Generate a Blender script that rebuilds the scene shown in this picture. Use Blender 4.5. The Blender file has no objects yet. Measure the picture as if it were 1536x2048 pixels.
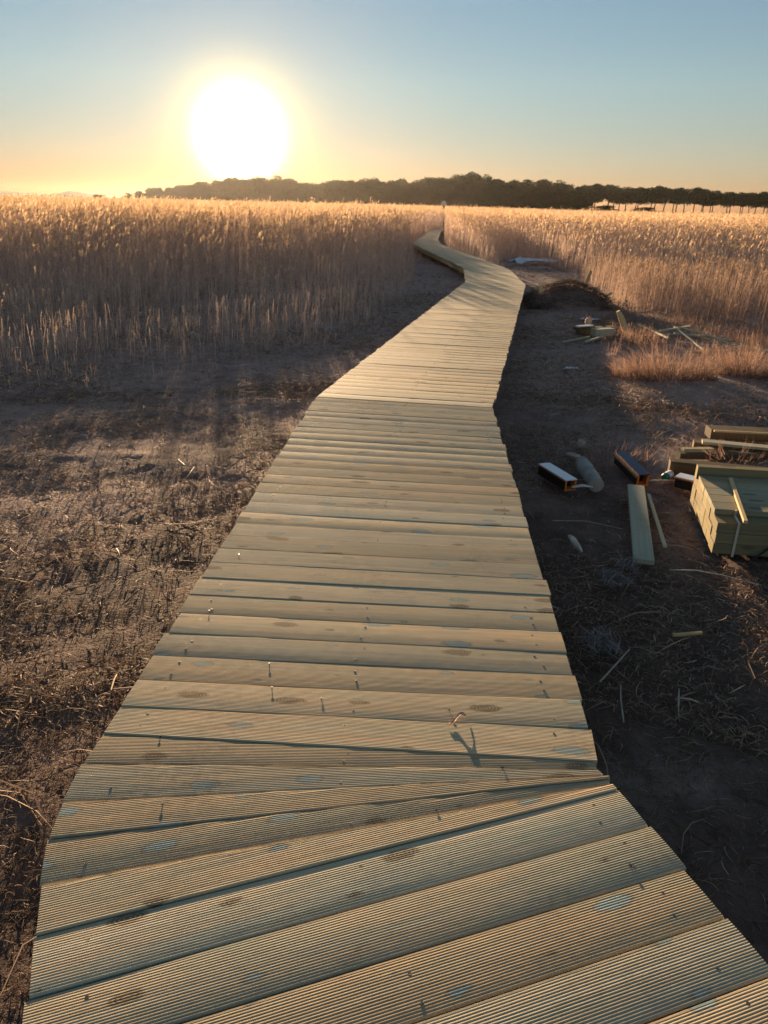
import bpy, math, random
import numpy as np
from mathutils import Vector, Matrix

rng = np.random.default_rng(11)
random.seed(5)
scene = bpy.context.scene
COL = scene.collection
R = math.radians
DECK = 0.32            # deck surface above the ground
EYE = DECK + 1.5

# ------------------------------------------------------------------ render
scene.render.engine = 'CYCLES'
scene.cycles.use_denoising = True
try:
    scene.cycles.denoiser = 'OPENIMAGEDENOISE'
except Exception:
    pass
scene.cycles.max_bounces = 8
scene.cycles.diffuse_bounces = 5
scene.cycles.glossy_bounces = 2
scene.cycles.transmission_bounces = 4
scene.cycles.volume_bounces = 0
scene.cycles.transparent_max_bounces = 8
scene.cycles.sample_clamp_indirect = 6
scene.view_settings.view_transform = 'Standard'
scene.view_settings.look = 'None'
scene.view_settings.gamma = 1
scene.view_settings.exposure = 2.1

# ------------------------------------------------------------------ camera
cam = bpy.data.cameras.new('camera')
camo = bpy.data.objects.new('camera', cam)
COL.objects.link(camo)
cam.sensor_fit = 'VERTICAL'
cam.sensor_height = 36
cam.lens = 36 * 1480 / 2048
cam.clip_start = 0.05
cam.clip_end = 20000
cam.dof.use_dof = True
cam.dof.focus_distance = 2.3
cam.dof.aperture_fstop = 9.5
p, rl = R(22.6), R(1.35)
cy, sy = math.cos(p), math.sin(p)
rx = Vector((1, 0, 0)); up = Vector((0, sy, cy)); bk = Vector((0, -cy, sy))
camx = rx * math.cos(rl) + up * math.sin(rl)
camy = -rx * math.sin(rl) + up * math.cos(rl)
m = Matrix((camx, camy, bk)).transposed().to_4x4()
m.translation = (0, 0, EYE)
camo.matrix_world = m
scene.camera = camo

# ------------------------------------------------------------------ sky and sun
SUN_AZ, SUN_EL = R(-10.5), R(5.1)
sv = Vector((math.sin(SUN_AZ) * math.cos(SUN_EL), math.cos(SUN_AZ) * math.cos(SUN_EL), math.sin(SUN_EL)))
world = bpy.data.worlds.new('World')
scene.world = world
world.use_nodes = True


class NT:
    """tiny node-graph helper"""
    def __init__(self, tree):
        self.t = tree
        tree.nodes.clear()

    def n(self, typ, ins=None, **props):
        nd = self.t.nodes.new(typ)
        for k, v in props.items():
            setattr(nd, k, v)
        for k, v in (ins or {}).items():
            s = nd.inputs[k]
            if hasattr(v, 'is_linked') or hasattr(v, 'links'):
                self.t.links.new(v, s)
            else:
                s.default_value = v
        return nd

    def math(self, op, a, b=0.0, clamp=False):
        nd = self.n('ShaderNodeMath', {0: a, 1: b}, operation=op)
        nd.use_clamp = clamp
        return nd.outputs[0]

    def mix(self, f, a, b, blend='MIX'):
        nd = self.t.nodes.new('ShaderNodeMix')
        nd.data_type = 'RGBA'
        nd.blend_type = blend
        for i, v in ((0, f), (6, a), (7, b)):
            s = nd.inputs[i]
            if hasattr(v, 'links'):
                self.t.links.new(v, s)
            else:
                s.default_value = v if i == 0 else (tuple(v) + (1,))[:4]
        return nd.outputs[2]

    def ramp(self, f, stops):
        nd = self.t.nodes.new('ShaderNodeValToRGB')
        e = nd.color_ramp.elements
        while len(e) < len(stops):
            e.new(0.5)
        for el, (pos, c) in zip(e, stops):
            el.position = pos
            el.color = (tuple(c) + (1,))[:4] if hasattr(c, '__len__') else (c, c, c, 1)
        self.t.links.new(f, nd.inputs[0])
        return nd.outputs[0]

    def noise(self, vec, scale, detail=3, rough=0.5, out=0):
        ins = {'Scale': scale, 'Detail': detail, 'Roughness': rough}
        if vec is not None:
            ins['Vector'] = vec
        return self.n('ShaderNodeTexNoise', ins).outputs[out]

    def mapping(self, vec, scale=(1, 1, 1), loc=(0, 0, 0)):
        return self.n('ShaderNodeMapping', {'Vector': vec, 'Scale': scale, 'Location': loc}).outputs[0]


w = NT(world.node_tree)
SKY_STRENGTH = 0.05
sky = w.n('ShaderNodeTexSky', sky_type='NISHITA')
sky.sun_disc = False
sky.sun_elevation = SUN_EL
sky.sun_rotation = SUN_AZ
sky.altitude = 0
sky.air_density = 0.68
sky.dust_density = 0.02
sky.ozone_density = 0.7
gv = Vector((math.sin(SUN_AZ) * math.cos(R(4.1)), math.cos(SUN_AZ) * math.cos(R(4.1)), math.sin(R(4.1))))
# the sun's own glare in hazy air (disc and aureole), part of the sky
tc = w.n('ShaderNodeTexCoord')
dot = w.n('ShaderNodeVectorMath', {0: tc.outputs['Generated'], 1: tuple(gv)}, operation='DOT_PRODUCT').outputs['Value']
ang = w.math('MULTIPLY', w.math('ARCCOSINE', w.math('MINIMUM', dot, 1.0)), 180 / math.pi)


def gauss(width, amp):
    q = w.math('DIVIDE', ang, width)
    q = w.math('MULTIPLY', w.math('MULTIPLY', q, q), -1.0)
    return w.math('MULTIPLY', w.math('EXPONENT', q), amp)


core = w.n('ShaderNodeBackground', {'Color': (1, 0.90, 0.70, 1), 'Strength': gauss(1.75, 2.8)})
halo = w.n('ShaderNodeBackground', {'Color': (1, 0.60, 0.07, 1), 'Strength': gauss(3.2, 0.42)})
# low sky tinted darker and redder; zenith kept bright to fill the shade
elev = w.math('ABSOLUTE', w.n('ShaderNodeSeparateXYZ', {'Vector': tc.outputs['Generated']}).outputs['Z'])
sky_tint = w.ramp(elev, [(0.0, (0.33, 0.205, 0.215)), (0.05, (0.44, 0.345, 0.335)), (0.13, (0.55, 0.52, 0.485)), (0.22, (0.56, 0.575, 0.57)), (0.5, (1, 0.94, 0.86))])
skyc = w.mix(1.0, sky.outputs[0], sky_tint, 'MULTIPLY')
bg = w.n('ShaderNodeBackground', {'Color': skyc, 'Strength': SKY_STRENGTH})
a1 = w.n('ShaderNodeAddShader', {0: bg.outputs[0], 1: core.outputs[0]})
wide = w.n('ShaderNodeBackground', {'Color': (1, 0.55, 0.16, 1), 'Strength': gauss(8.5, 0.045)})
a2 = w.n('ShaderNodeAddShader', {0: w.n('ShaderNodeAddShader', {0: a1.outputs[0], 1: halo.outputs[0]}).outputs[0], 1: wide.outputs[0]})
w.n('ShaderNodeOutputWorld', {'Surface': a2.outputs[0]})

sun = bpy.data.lights.new('sun', 'SUN')
sun.energy = 4.2
sun.angle = R(0.5)
sun.color = (1.0, 0.68, 0.39)
suno = bpy.data.objects.new('sun', sun)
COL.objects.link(suno)
suno.rotation_euler = (-sv).to_track_quat('-Z', 'Y').to_euler()
suno.location = sv * 50


# ------------------------------------------------------------------ materials
def material(name):
    mt = bpy.data.materials.new(name)
    mt.use_nodes = True
    return mt, NT(mt.node_tree)


def simple(name, col, rough=0.7, var=0.25, scale=6, spec=0.3, stretch=None):
    mt, t = material(name)
    co = t.n('ShaderNodeTexCoord').outputs['Object']
    if stretch:
        co = t.mapping(co, stretch)
    n = t.noise(co, scale, 4, 0.6)
    c = t.mix(t.ramp(n, [(0.3, 0), (0.7, 1)]), tuple(x * (1 - var) for x in col), tuple(min(1, x * (1 + var)) for x in col))
    bump = t.n('ShaderNodeBump', {'Height': n, 'Strength': 0.25, 'Distance': 0.01})
    b = t.n('ShaderNodeBsdfPrincipled', {'Base Color': c, 'Roughness': rough, 'Specular IOR Level': spec, 'Normal': bump.outputs[0]})
    t.n('ShaderNodeOutputMaterial', {'Surface': b.outputs[0]})
    return mt


def wood(name, dark, light, green, knots=True, rough=0.8, spec=0.10):
    """treated pine; UV is (metres along the board, metres across it), Col holds three random numbers per board"""
    mt, t = material(name)
    uv = t.n('ShaderNodeUVMap').outputs[0]
    at = t.n('ShaderNodeAttribute', attribute_name='Col')
    sep = t.n('ShaderNodeSeparateColor', {'Color': at.outputs['Color']})
    r1, r2, r3 = sep.outputs[0], sep.outputs[1], sep.outputs[2]
    warp = t.noise(t.mapping(uv, (2.0, 9, 1)), 1.0, 2, 0.5, 1)
    wv = t.n('ShaderNodeVectorMath', {0: warp, 1: (0.02, 0.03, 0)}, operation='MULTIPLY').outputs[0]
    uvw = t.n('ShaderNodeVectorMath', {0: uv, 1: wv}, operation='ADD').outputs[0]
    g1 = t.noise(t.mapping(uvw, (1.1, 55, 1)), 1.0, 5, 0.6)
    g2 = t.noise(t.mapping(uvw, (1.6, 9, 1)), 1.0, 3, 0.55)
    base = t.mix(t.ramp(g1, [(0.3, 0), (0.72, 1)]), dark, light)
    gm = t.math('MULTIPLY', t.ramp(g2, [(0.38, 0), (0.68, 1)]), t.math('ADD', t.math('MULTIPLY', r1, 0.6), 0.15))
    base = t.mix(gm, base, green)
    rs = t.noise(t.mapping(uvw, (1.3, 16, 1), (31, 5, 0)), 1.0, 3, 0.6)
    base = t.mix(t.math('MULTIPLY', t.ramp(rs, [(0.46, 0), (0.66, 1)]), 0.45), base, tuple(min(1, q * k) for q, k in zip(light, (1.1, 0.88, 0.72))))
    gain = t.math('ADD', t.math('MULTIPLY', r2, 0.36), 0.83)
    base = t.mix(1.0, base, t.n('ShaderNodeCombineColor', {0: gain, 1: gain, 2: gain}).outputs[0], 'MULTIPLY')
    warmc = t.mix(r3, (1.06, 0.97, 0.84), (0.95, 1.0, 1.0))
    base = t.mix(1.0, base, warmc, 'MULTIPLY')
    rgh = t.math('ADD', t.math('MULTIPLY', g1, 0.2), rough - 0.1)
    if knots:
        kv = t.n('ShaderNodeTexVoronoi', {'Vector': t.mapping(uvw, (3.2, 9, 1)), 'Scale': 1.0, 'Randomness': 0.95}, voronoi_dimensions='2D')
        ks = t.n('ShaderNodeSeparateColor', {'Color': kv.outputs['Color']})
        rad = t.math('MULTIPLY', t.math('SUBTRACT', ks.outputs[0], 0.12), 0.20)
        kd = t.math('SUBTRACT', kv.outputs['Distance'], rad)
        kd = t.math('ADD', kd, t.math('MULTIPLY', t.math('SUBTRACT', t.noise(t.mapping(uv, (40, 90, 1)), 1.0, 3, 0.6), 0.5), 0.15))
        knot = t.ramp(t.math('ADD', t.math('MULTIPLY', kd, 9.0), 0.5), [(0.28, 1), (0.62, 0)])
        ring = t.ramp(t.math('ADD', t.math('MULTIPLY', kd, 9.0), 0.5), [(0.3, 0), (0.45, 1), (0.8, 0)])
        sel = t.ramp(ks.outputs[1], [(0.49, 0), (0.51, 1)])
        brown = t.math('MULTIPLY', knot, sel)
        teal = t.math('MULTIPLY', knot, t.math('SUBTRACT', 1.0, sel))
        base = t.mix(t.math('MULTIPLY', brown, t.math('ADD', 0.6, t.math('MULTIPLY', t.math('SINE', t.math('MULTIPLY', kv.outputs['Distance'], 190.0)), 0.3))), base, (0.11, 0.07, 0.04))
        base = t.mix(t.math('MULTIPLY', teal, 0.8), base, (0.26, 0.36, 0.36))
        base = t.mix(t.math('MULTIPLY', ring, 0.45), base, (0.13, 0.10, 0.06))
        # blue-green smears
        sm = t.noise(t.mapping(uvw, (2.6, 14, 1), (7, 3, 0)), 1.0, 2, 0.5)
        base = t.mix(t.math('MULTIPLY', t.ramp(sm, [(0.68, 0), (0.76, 1)]), 0.5), base, (0.20, 0.29, 0.29))
    gp = t.n('ShaderNodeNewGeometry').outputs['Position']
    mud = t.math('MULTIPLY', t.ramp(t.noise(gp, 1.7, 4, 0.65), [(0.52, 0), (0.70, 1)]), t.ramp(t.noise(gp, 38.0, 4, 0.7), [(0.42, 0), (0.62, 1)]))
    base = t.mix(t.math('MULTIPLY', mud, 0.38), base, (0.20, 0.155, 0.115))
    fine = t.noise(t.mapping(uv, (14, 400, 1)), 1.0, 3, 0.7)
    bump = t.n('ShaderNodeBump', {'Height': t.math('ADD', g1, t.math('MULTIPLY', fine, 0.5)), 'Strength': 0.35, 'Distance': 0.002})
    b = t.n('ShaderNodeBsdfPrincipled', {'Base Color': base, 'Roughness': rgh, 'Specular IOR Level': spec, 'Normal': bump.outputs[0]})
    t.n('ShaderNodeOutputMaterial', {'Surface': b.outputs[0]})
    return mt


def leafy(name, trans=0.4, gain=1.0, spec=0.15, rough=0.6):
    mt, t = material(name)
    at = t.n('ShaderNodeAttribute', attribute_name='Col')
    c = at.outputs['Color']
    d = t.n('ShaderNodeBsdfPrincipled', {'Base Color': c, 'Roughness': rough, 'Specular IOR Level': spec})
    tr = t.n('ShaderNodeBsdfTranslucent', {'Color': c})
    mx = t.n('ShaderNodeMixShader', {0: trans, 1: d.outputs[0], 2: tr.outputs[0]})
    t.n('ShaderNodeOutputMaterial', {'Surface': mx.outputs[0]})
    return mt


M = {}
M['deck'] = wood('treated_decking', (0.355, 0.30, 0.21), (0.60, 0.52, 0.39), (0.37, 0.385, 0.30))
M['beam'] = wood('treated_beam', (0.20, 0.16, 0.09), (0.33, 0.26, 0.15), (0.20, 0.20, 0.12), knots=False)
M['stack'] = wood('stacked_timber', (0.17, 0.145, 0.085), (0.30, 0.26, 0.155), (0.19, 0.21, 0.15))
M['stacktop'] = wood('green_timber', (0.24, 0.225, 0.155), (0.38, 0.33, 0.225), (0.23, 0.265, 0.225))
M['mint'] = wood('pale_green_board', (0.36, 0.345, 0.265), (0.50, 0.475, 0.37), (0.36, 0.40, 0.335), knots=False)
M['weathered'] = wood('weathered_timber', (0.08, 0.065, 0.043), (0.15, 0.12, 0.08), (0.10, 0.10, 0.07), knots=False)
M['paleoff'] = wood('fresh_cut_pine', (0.50, 0.38, 0.22), (0.66, 0.53, 0.34), (0.5, 0.45, 0.3), knots=False)
M['screw'] = simple('zinc_screw', (0.055, 0.055, 0.06), 0.6, 0.1, 40, 0.5)
M['orange'] = simple('orange_paint', (0.62, 0.20, 0.04), 0.5, 0.2, 20)
M['white_top'] = simple('white_film', (0.72, 0.74, 0.80), 0.35, 0.06, 10, 0.5)
M['navy_top'] = simple('navy_film', (0.035, 0.045, 0.09), 0.45, 0.2, 10, 0.4)
M['dark_in'] = simple('near_black', (0.02, 0.018, 0.016), 0.6, 0.2)
M['log'] = simple('grey_bark', (0.30, 0.29, 0.27), 0.85, 0.35, 9, 0.1, (1, 1, 0.25))
M['chalk'] = simple('bleached_wood', (0.58, 0.53, 0.46), 0.75, 0.2, 25, 0.2)
M['plastic'] = simple('white_plastic_sheet', (0.62, 0.64, 0.70), 0.4, 0.15, 8, 0.4)
M['green_pl'] = simple('green_plastic', (0.02, 0.18, 0.12), 0.35, 0.15, 8, 0.5)
M['strap_w'] = simple('pale_strap', (0.50, 0.50, 0.42), 0.5, 0.1, 8)
M['strap_k'] = simple('black_strap', (0.018, 0.018, 0.02), 0.45, 0.1, 8)
M['debris'] = simple('dry_flake', (0.66, 0.46, 0.36), 0.8, 0.3, 60, 0.2)
M['cane'] = simple('dry_cane', (0.36, 0.31, 0.26), 0.6, 0.25, 30, 0.3)
M['bark'] = simple('pine_bark', (0.09, 0.06, 0.045), 0.9, 0.3, 3, 0.1)
M['sign'] = simple('pale_grey_paint', (0.50, 0.50, 0.55), 0.6, 0.1)
M['darkpost'] = simple('dark_post', (0.07, 0.055, 0.045), 0.8, 0.2)
M['hill'] = simple('far_hill', (0.12, 0.12, 0.10), 0.95, 0.2, 0.01, 0.05)
M['reed'] = leafy('dry_reed', 0.5)
M['straw'] = leafy('straw_litter', 0.15, spec=0.12, rough=0.7)
M['needle'] = leafy('pine_needles', 0.25, spec=0.2)

# soil
mt, t = material('damp_soil')
pos = t.n('ShaderNodeNewGeometry').outputs['Position']
n1 = t.noise(pos, 0.55, 5, 0.6)
n2 = t.noise(pos, 6.0, 5, 0.65)
n3 = t.noise(pos, 45.0, 4, 0.7)
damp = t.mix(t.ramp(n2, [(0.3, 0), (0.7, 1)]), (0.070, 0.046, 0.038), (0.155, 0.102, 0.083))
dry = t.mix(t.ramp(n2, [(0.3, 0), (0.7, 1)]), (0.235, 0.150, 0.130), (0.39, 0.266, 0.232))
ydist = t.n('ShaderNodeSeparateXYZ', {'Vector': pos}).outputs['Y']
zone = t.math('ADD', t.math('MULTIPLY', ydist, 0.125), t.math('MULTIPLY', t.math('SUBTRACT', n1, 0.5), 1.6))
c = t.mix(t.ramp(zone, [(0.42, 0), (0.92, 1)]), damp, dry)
pale = t.math('MULTIPLY', t.ramp(n1, [(0.50, 0), (0.64, 1)]), t.ramp(n2, [(0.25, 0.25), (0.6, 1)]))
c = t.mix(t.math('MULTIPLY', pale, 0.75), c, (0.33, 0.245, 0.215))
c = t.mix(t.math('MULTIPLY', t.ramp(n3, [(0.56, 0), (0.7, 1)]), 0.5), c, (0.17, 0.115, 0.07))
hgt = t.math('ADD', t.math('MULTIPLY', n2, 0.6), t.math('MULTIPLY', n3, 0.5))
bump = t.n('ShaderNodeBump', {'Height': hgt, 'Strength': 0.6, 'Distance': 0.03})
b = t.n('ShaderNodeBsdfPrincipled', {'Base Color': c, 'Roughness': 0.9, 'Specular IOR Level': 0.15, 'Normal': bump.outputs[0]})
t.n('ShaderNodeOutputMaterial', {'Surface': b.outputs[0]})
M['soil'] = mt

# still water
mt, t = material('still_water')
pos = t.n('ShaderNodeNewGeometry').outputs['Position']
bump = t.n('ShaderNodeBump', {'Height': t.noise(pos, 0.8, 3), 'Strength': 0.08, 'Distance': 0.1})
b = t.n('ShaderNodeBsdfPrincipled', {'Base Color': (0.03, 0.04, 0.05, 1), 'Roughness': 0.12, 'IOR': 1.33, 'Normal': bump.outputs[0]})
t.n('ShaderNodeOutputMaterial', {'Surface': b.outputs[0]})
M['water'] = mt

# haze
HAZE = 0.00003
mt, t = material('evening_haze')
pv = t.n('ShaderNodeVolumePrincipled', {'Color': (0.96, 0.92, 0.88, 1), 'Density': HAZE, 'Anisotropy': 0.75})
t.n('ShaderNodeOutputMaterial', {'Volume': pv.outputs[0]})
M['haze'] = mt


# ------------------------------------------------------------------ mesh helpers
def tag(o, label=None, cat=None, group=None, kind=None):
    for k, v in (('label', label), ('category', cat), ('group', group), ('kind', kind)):
        if v:
            o[k] = v
    return o


def empty(name, loc, label, cat, group=None, rz=0.0):
    o = bpy.data.objects.new(name, None)
    o.empty_display_size = 0.1
    COL.objects.link(o)
    o.location = loc
    o.rotation_euler[2] = rz
    return tag(o, label, cat, group)


class MB:
    """collects quads / tris with uv, colour and material slot and links them as ONE mesh object"""
    def __init__(self):
        self.v, self.f, self.uv, self.c, self.mi, self.n = [], [], [], [], [], 0

    def grid(self, P, uv=None, col=(0.5, 0.5, 0.5), mi=0, wrap=False):
        """P [a,b,3] -> quads; col is one colour, or [a,b,3]"""
        a, b = P.shape[:2]
        idx = np.arange(a * b).reshape(a, b) + self.n
        if wrap:
            idx = np.concatenate([idx, idx[:, :1]], 1)
        q = np.stack([idx[:-1, :-1], idx[:-1, 1:], idx[1:, 1:], idx[1:, :-1]], -1).reshape(-1, 4)
        self.add(P.reshape(-1, 3), q, None if uv is None else uv.reshape(-1, 2), col if not isinstance(col, np.ndarray) or col.ndim == 1 else col.reshape(-1, 3), mi, True)

    def add(self, V, F, uv=None, col=(0.5, 0.5, 0.5), mi=0, absolute=False):
        V = np.array(V, float)
        F = np.asarray(F, int)
        self.v.append(V)
        self.f.append(F if absolute else F + self.n)
        self.uv.append(np.zeros((len(V), 2)) if uv is None else np.asarray(uv, float))
        c = np.asarray(col, float)
        self.c.append(np.broadcast_to(c, (len(V), 3)) if c.ndim == 1 else c)
        self.mi.append(np.full(len(F), mi))
        self.n += len(V)

    def box(self, size, M4=None, col=(0.5, 0.5, 0.5), mi=0, bev=0.0):
        """bevelled box centred on the origin, long side x"""
        sx, sy_, sz = [s / 2 for s in size]
        bv = min(bev, sx * 0.4, sy_ * 0.4, sz * 0.4)
        prof = [(-sy_ + bv, -sz), (sy_ - bv, -sz), (sy_, -sz + bv), (sy_, sz - bv), (sy_ - bv, sz), (-sy_ + bv, sz), (-sy_, sz - bv), (-sy_, -sz + bv)]
        if bv == 0:
            prof = [(-sy_, -sz), (sy_, -sz), (sy_, sz), (-sy_, sz)]
        k = len(prof)
        off = np.array([random.uniform(0, 90), random.uniform(0, 90)])
        per = np.cumsum([0] + [math.dist(prof[i], prof[(i + 1) % k]) for i in range(k)])[:k]
        V, U = [], []
        for x in (-sx, sx):
            for i, (y, z) in enumerate(prof):
                V.append((x, y, z)); U.append((x + off[0], per[i] + off[1]))
        F = [[i, (i + 1) % k, k + (i + 1) % k, k + i] for i in range(k)]
        V = np.array(V); U = np.array(U)
        if M4 is not None:
            V = V @ np.array(M4.to_3x3()).T + np.array(M4.translation)
        self.add(V, F, U, col, mi)
        # caps as fans of quads
        n0 = self.n
        for e in (0, 1):
            base = V[e * k:(e + 1) * k]
            cU = np.stack([np.array([q[0] for q in prof]) * 0.2 + off[0], np.array([q[1] for q in prof]) + off[1]], 1)
            if k == 4:
                ff = [[0, 3, 2, 1]] if e == 0 else [[0, 1, 2, 3]]
            else:
                ff = [[0, 7, 6, 5], [0, 5, 4, 1], [1, 4, 3, 2]]
                if e == 1:
                    ff = [x[::-1] for x in ff]
            self.add(base, ff, cU, col, mi)

    def tube(self, pts, radii, sides=8, col=(0.5, 0.5, 0.5), mi=0, cap=True):
        pts = np.asarray(pts, float)
        k = len(pts)
        tang = np.gradient(pts, axis=0)
        tang /= np.linalg.norm(tang, axis=1)[:, None] + 1e-9
        ref = np.array([0.31, 0.17, 0.93]) if abs(tang[0][2]) < 0.8 else np.array([0.9, 0.3, 0.1])
        rings = []
        for i in range(k):
            u = np.cross(tang[i], ref); u /= np.linalg.norm(u)
            vv = np.cross(tang[i], u)
            a = np.linspace(0, 2 * math.pi, sides, endpoint=False)
            rings.append(pts[i] + radii[i] * (np.cos(a)[:, None] * u + np.sin(a)[:, None] * vv))
        P = np.array(rings)
        L = np.concatenate([[0], np.cumsum(np.linalg.norm(np.diff(pts, axis=0), axis=1))])
        uv = np.stack(np.meshgrid(L, np.arange(sides) * 0.03, indexing='ij'), -1)
        self.grid(P, uv, col, mi, wrap=True)
        if cap:
            for e, i in ((0, 0), (1, k - 1)):
                ring = P[i]
                V = np.concatenate([ring, ring.mean(0)[None]])
                F = [[j, (j + 1) % sides, sides, sides] for j in range(sides)]
                F = [f[:3] for f in F]
                self.addtri(V, F, col, mi)

    def addtri(self, V, F, col=(0.5, 0.5, 0.5), mi=0):
        # tris are stored as degenerate-free triples, flagged by -1
        V = np.asarray(V, float); F = np.asarray(F, int)
        F4 = np.concatenate([F + self.n, np.full((len(F), 1), -1)], 1)
        self.v.append(V); self.f.append(F4)
        self.uv.append(np.zeros((len(V), 2)))
        c = np.asarray(col, float)
        self.c.append(np.broadcast_to(c, (len(V), 3)) if c.ndim == 1 else c)
        self.mi.append(np.full(len(F), mi)); self.n += len(V)

    def mesh(self, name, mats, smooth=False):
        V = np.concatenate(self.v); F = np.concatenate(self.f); UV = np.concatenate(self.uv)
        C = np.concatenate(self.c); MI = np.concatenate(self.mi)
        me = bpy.data.meshes.new(name)
        tri = F[:, 3] < 0
        cnt = np.where(tri, 3, 4)
        loops = F.reshape(-1)
        loops = loops[loops >= 0]
        me.vertices.add(len(V)); me.vertices.foreach_set('co', V.astype(np.float32).ravel())
        me.loops.add(len(loops)); me.loops.foreach_set('vertex_index', loops.astype(np.int32))
        me.polygons.add(len(F))
        starts = np.concatenate([[0], np.cumsum(cnt)[:-1]])
        me.polygons.foreach_set('loop_start', starts.astype(np.int32))
        me.polygons.foreach_set('material_index', MI.astype(np.int32))
        me.polygons.foreach_set('use_smooth', np.full(len(F), bool(smooth)))
        ul = me.uv_layers.new(name='UVMap')
        ul.data.foreach_set('uv', UV[loops].astype(np.float32).ravel())
        ca = me.color_attributes.new('Col', 'FLOAT_COLOR', 'POINT')
        ca.data.foreach_set('color', np.concatenate([C, np.ones((len(C), 1))], 1).astype(np.float32).ravel())
        for mm in (mats if isinstance(mats, (list, tuple)) else [mats]):
            me.materials.append(mm)
        me.update(calc_edges=True)
        me.validate()
        return me

    def build(self, name, mats, parent=None, loc=None, rot=None, smooth=False):
        o = bpy.data.objects.new(name, self.mesh(name, mats, smooth))
        COL.objects.link(o)
        if parent is not None:
            o.parent = parent
        if loc is not None:
            o.location = loc
        if rot is not None:
            o.rotation_euler = rot
        return o


def rcol():
    return (random.random(), random.random(), random.random())


def vnoise(x, y, seed=0):
    """smooth value noise in numpy, 0..1"""
    xi, yi = np.floor(x).astype(np.int64), np.floor(y).astype(np.int64)
    xf, yf = x - xi, y - yi
    u, v = xf * xf * (3 - 2 * xf), yf * yf * (3 - 2 * yf)

    def h(a, b_):
        n = (a * 374761393 + b_ * 668265263 + seed * 1442695041) & 0x7fffffff
        n = ((n ^ (n >> 13)) * 1274126177) & 0x7fffffff
        return ((n ^ (n >> 16)) & 0xffff) / 65535.0
    return (h(xi, yi) * (1 - u) + h(xi + 1, yi) * u) * (1 - v) + (h(xi, yi + 1) * (1 - u) + h(xi + 1, yi + 1) * u) * v


def fbm(x, y, seed=0, o=4):
    s, a, tot = 0, 1.0, 0
    for i in range(o):
        s = s + a * vnoise(x * 2 ** i, y * 2 ** i, seed + i * 17)
        tot += a
        a *= 0.5
    return s / tot


def smooth01(a, b, x):
    q = np.clip((x - a) / (b - a), 0, 1)
    return q * q * (3 - 2 * q)


def ground_z(x, y):
    x = np.asarray(x, float); y = np.asarray(y, float)
    d = np.hypot(x, y)
    near = 1 - smooth01(40, 90, d)
    z = (fbm(x * 0.55, y * 0.55, 3) - 0.5) * 0.10 + (fbm(x * 3.2, y * 3.2, 9) - 0.5) * 0.026 + (fbm(x * 11, y * 11, 29, 2) - 0.5) * 0.016
    return z * near - 0.01


def gz(x, y):
    return float(ground_z(np.array([x]), np.array([y]))[0])


# ------------------------------------------------------------------ ground, water, hills, haze
def graded(lo_far, lo, hi, hi_far, step, grow=1.13):
    c = list(np.arange(lo, hi, step))
    s, q = step, lo
    left = []
    while q > lo_far:
        s *= grow
        q -= s
        left.append(q)
    s, q = step, c[-1]
    right = []
    while q < hi_far:
        s *= grow
        q += s
        right.append(q)
    return np.array(left[::-1] + c + right)


gx = graded(-1000, -7, 7.5, 1000, 0.045, 1.10)
gy = graded(-200, -0.8, 15, 1000, 0.05, 1.08)
X, Y = np.meshgrid(gx, gy, indexing='ij')
gm_ = MB()
gm_.grid(np.stack([X, Y, ground_z(X, Y)], -1))
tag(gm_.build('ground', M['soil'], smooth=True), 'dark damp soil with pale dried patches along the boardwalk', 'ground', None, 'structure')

wb = MB()
wx = np.linspace(60, 900, 20); wy = np.linspace(560, 1000, 20)
X, Y = np.meshgrid(wx, wy, indexing='ij')
wb.grid(np.stack([X, Y, np.full_like(X, 0.05)], -1))
tag(wb.build('water', M['water']), 'strip of bright water beyond the pines', 'water', None, 'structure')

hb = MB()
az = np.linspace(-34, -15.5, 120)
prof = np.interp(az, [-34, -30, -27.5, -25.96, -24.3, -23.04, -22.4, -21.79, -21.2, -20.3, -19.16, -18.6, -18.05, -17, -15.5],
                 [0.3, 0.5, 0.42, 0.37, 0.27, 0.21, 0.33, 0.46, 0.42, 0.33, 0.2, 0.24, 0.14, 0.08, 0.0])
prof = prof + (fbm(az * 2.3, az * 0 + 4, 5) - 0.5) * 0.05
rows = []
for fr, hh in ((0.86, -0.02), (0.92, 0.45), (0.97, 0.85), (1.0, 1.0), (1.05, 0.6), (1.1, -0.02)):
    d = 980 * fr
    rows.append(np.stack([np.sin(np.radians(az)) * d, np.cos(np.radians(az)) * d, 980 * np.tan(np.radians(np.maximum(prof, 0.01))) * hh * (1 + 0.1 * (fbm(az * 3, az * 0 + fr * 40, 8) - .5))], -1))
hb.grid(np.array(rows))
tag(hb.build('hills', M['hill'], smooth=True), 'low pale hills on the horizon', 'hills', None, 'structure')

hz = MB()
hz.box((2500, 2500, 16.5), Matrix.Translation((0, 0, 7.0)))
hazeo = tag(hz.build('haze', M['haze']), 'thin evening haze over the marsh', 'haze', None, 'stuff')

# ------------------------------------------------------------------ the boardwalk
BT = 0.028
walk = empty('boardwalk', (0, 2, 0), 'long pale timber boardwalk bending away through the reed marsh', 'boardwalk')
LOC0 = np.array([0, 2.0, 0])


def profile(width, fine, d=0.0012):
    """across-board section: list of (v, z)"""
    if not fine:
        k = 7
        v = np.linspace(0.002, width - 0.002, k)
        return np.concatenate([[0], v, [width]]), np.concatenate([[-0.0006], np.zeros(k), [-0.0006]])
    pitch = 0.0065
    vs, zs = [0.0], [-0.003]
    v = 0.003
    while v < width - pitch - 0.002:
        vs += [v, v + 0.0012, v + 0.0026, v + 0.0038, v + 0.0049, v + 0.0058]
        zs += [-0.0003, 0.0, 0.0, -0.0003, -d, -d]
        v += pitch
    vs += [v, width - 0.002, width]
    zs += [0, 0, -0.003]
    return np.array(vs), np.array(zs)


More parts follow.
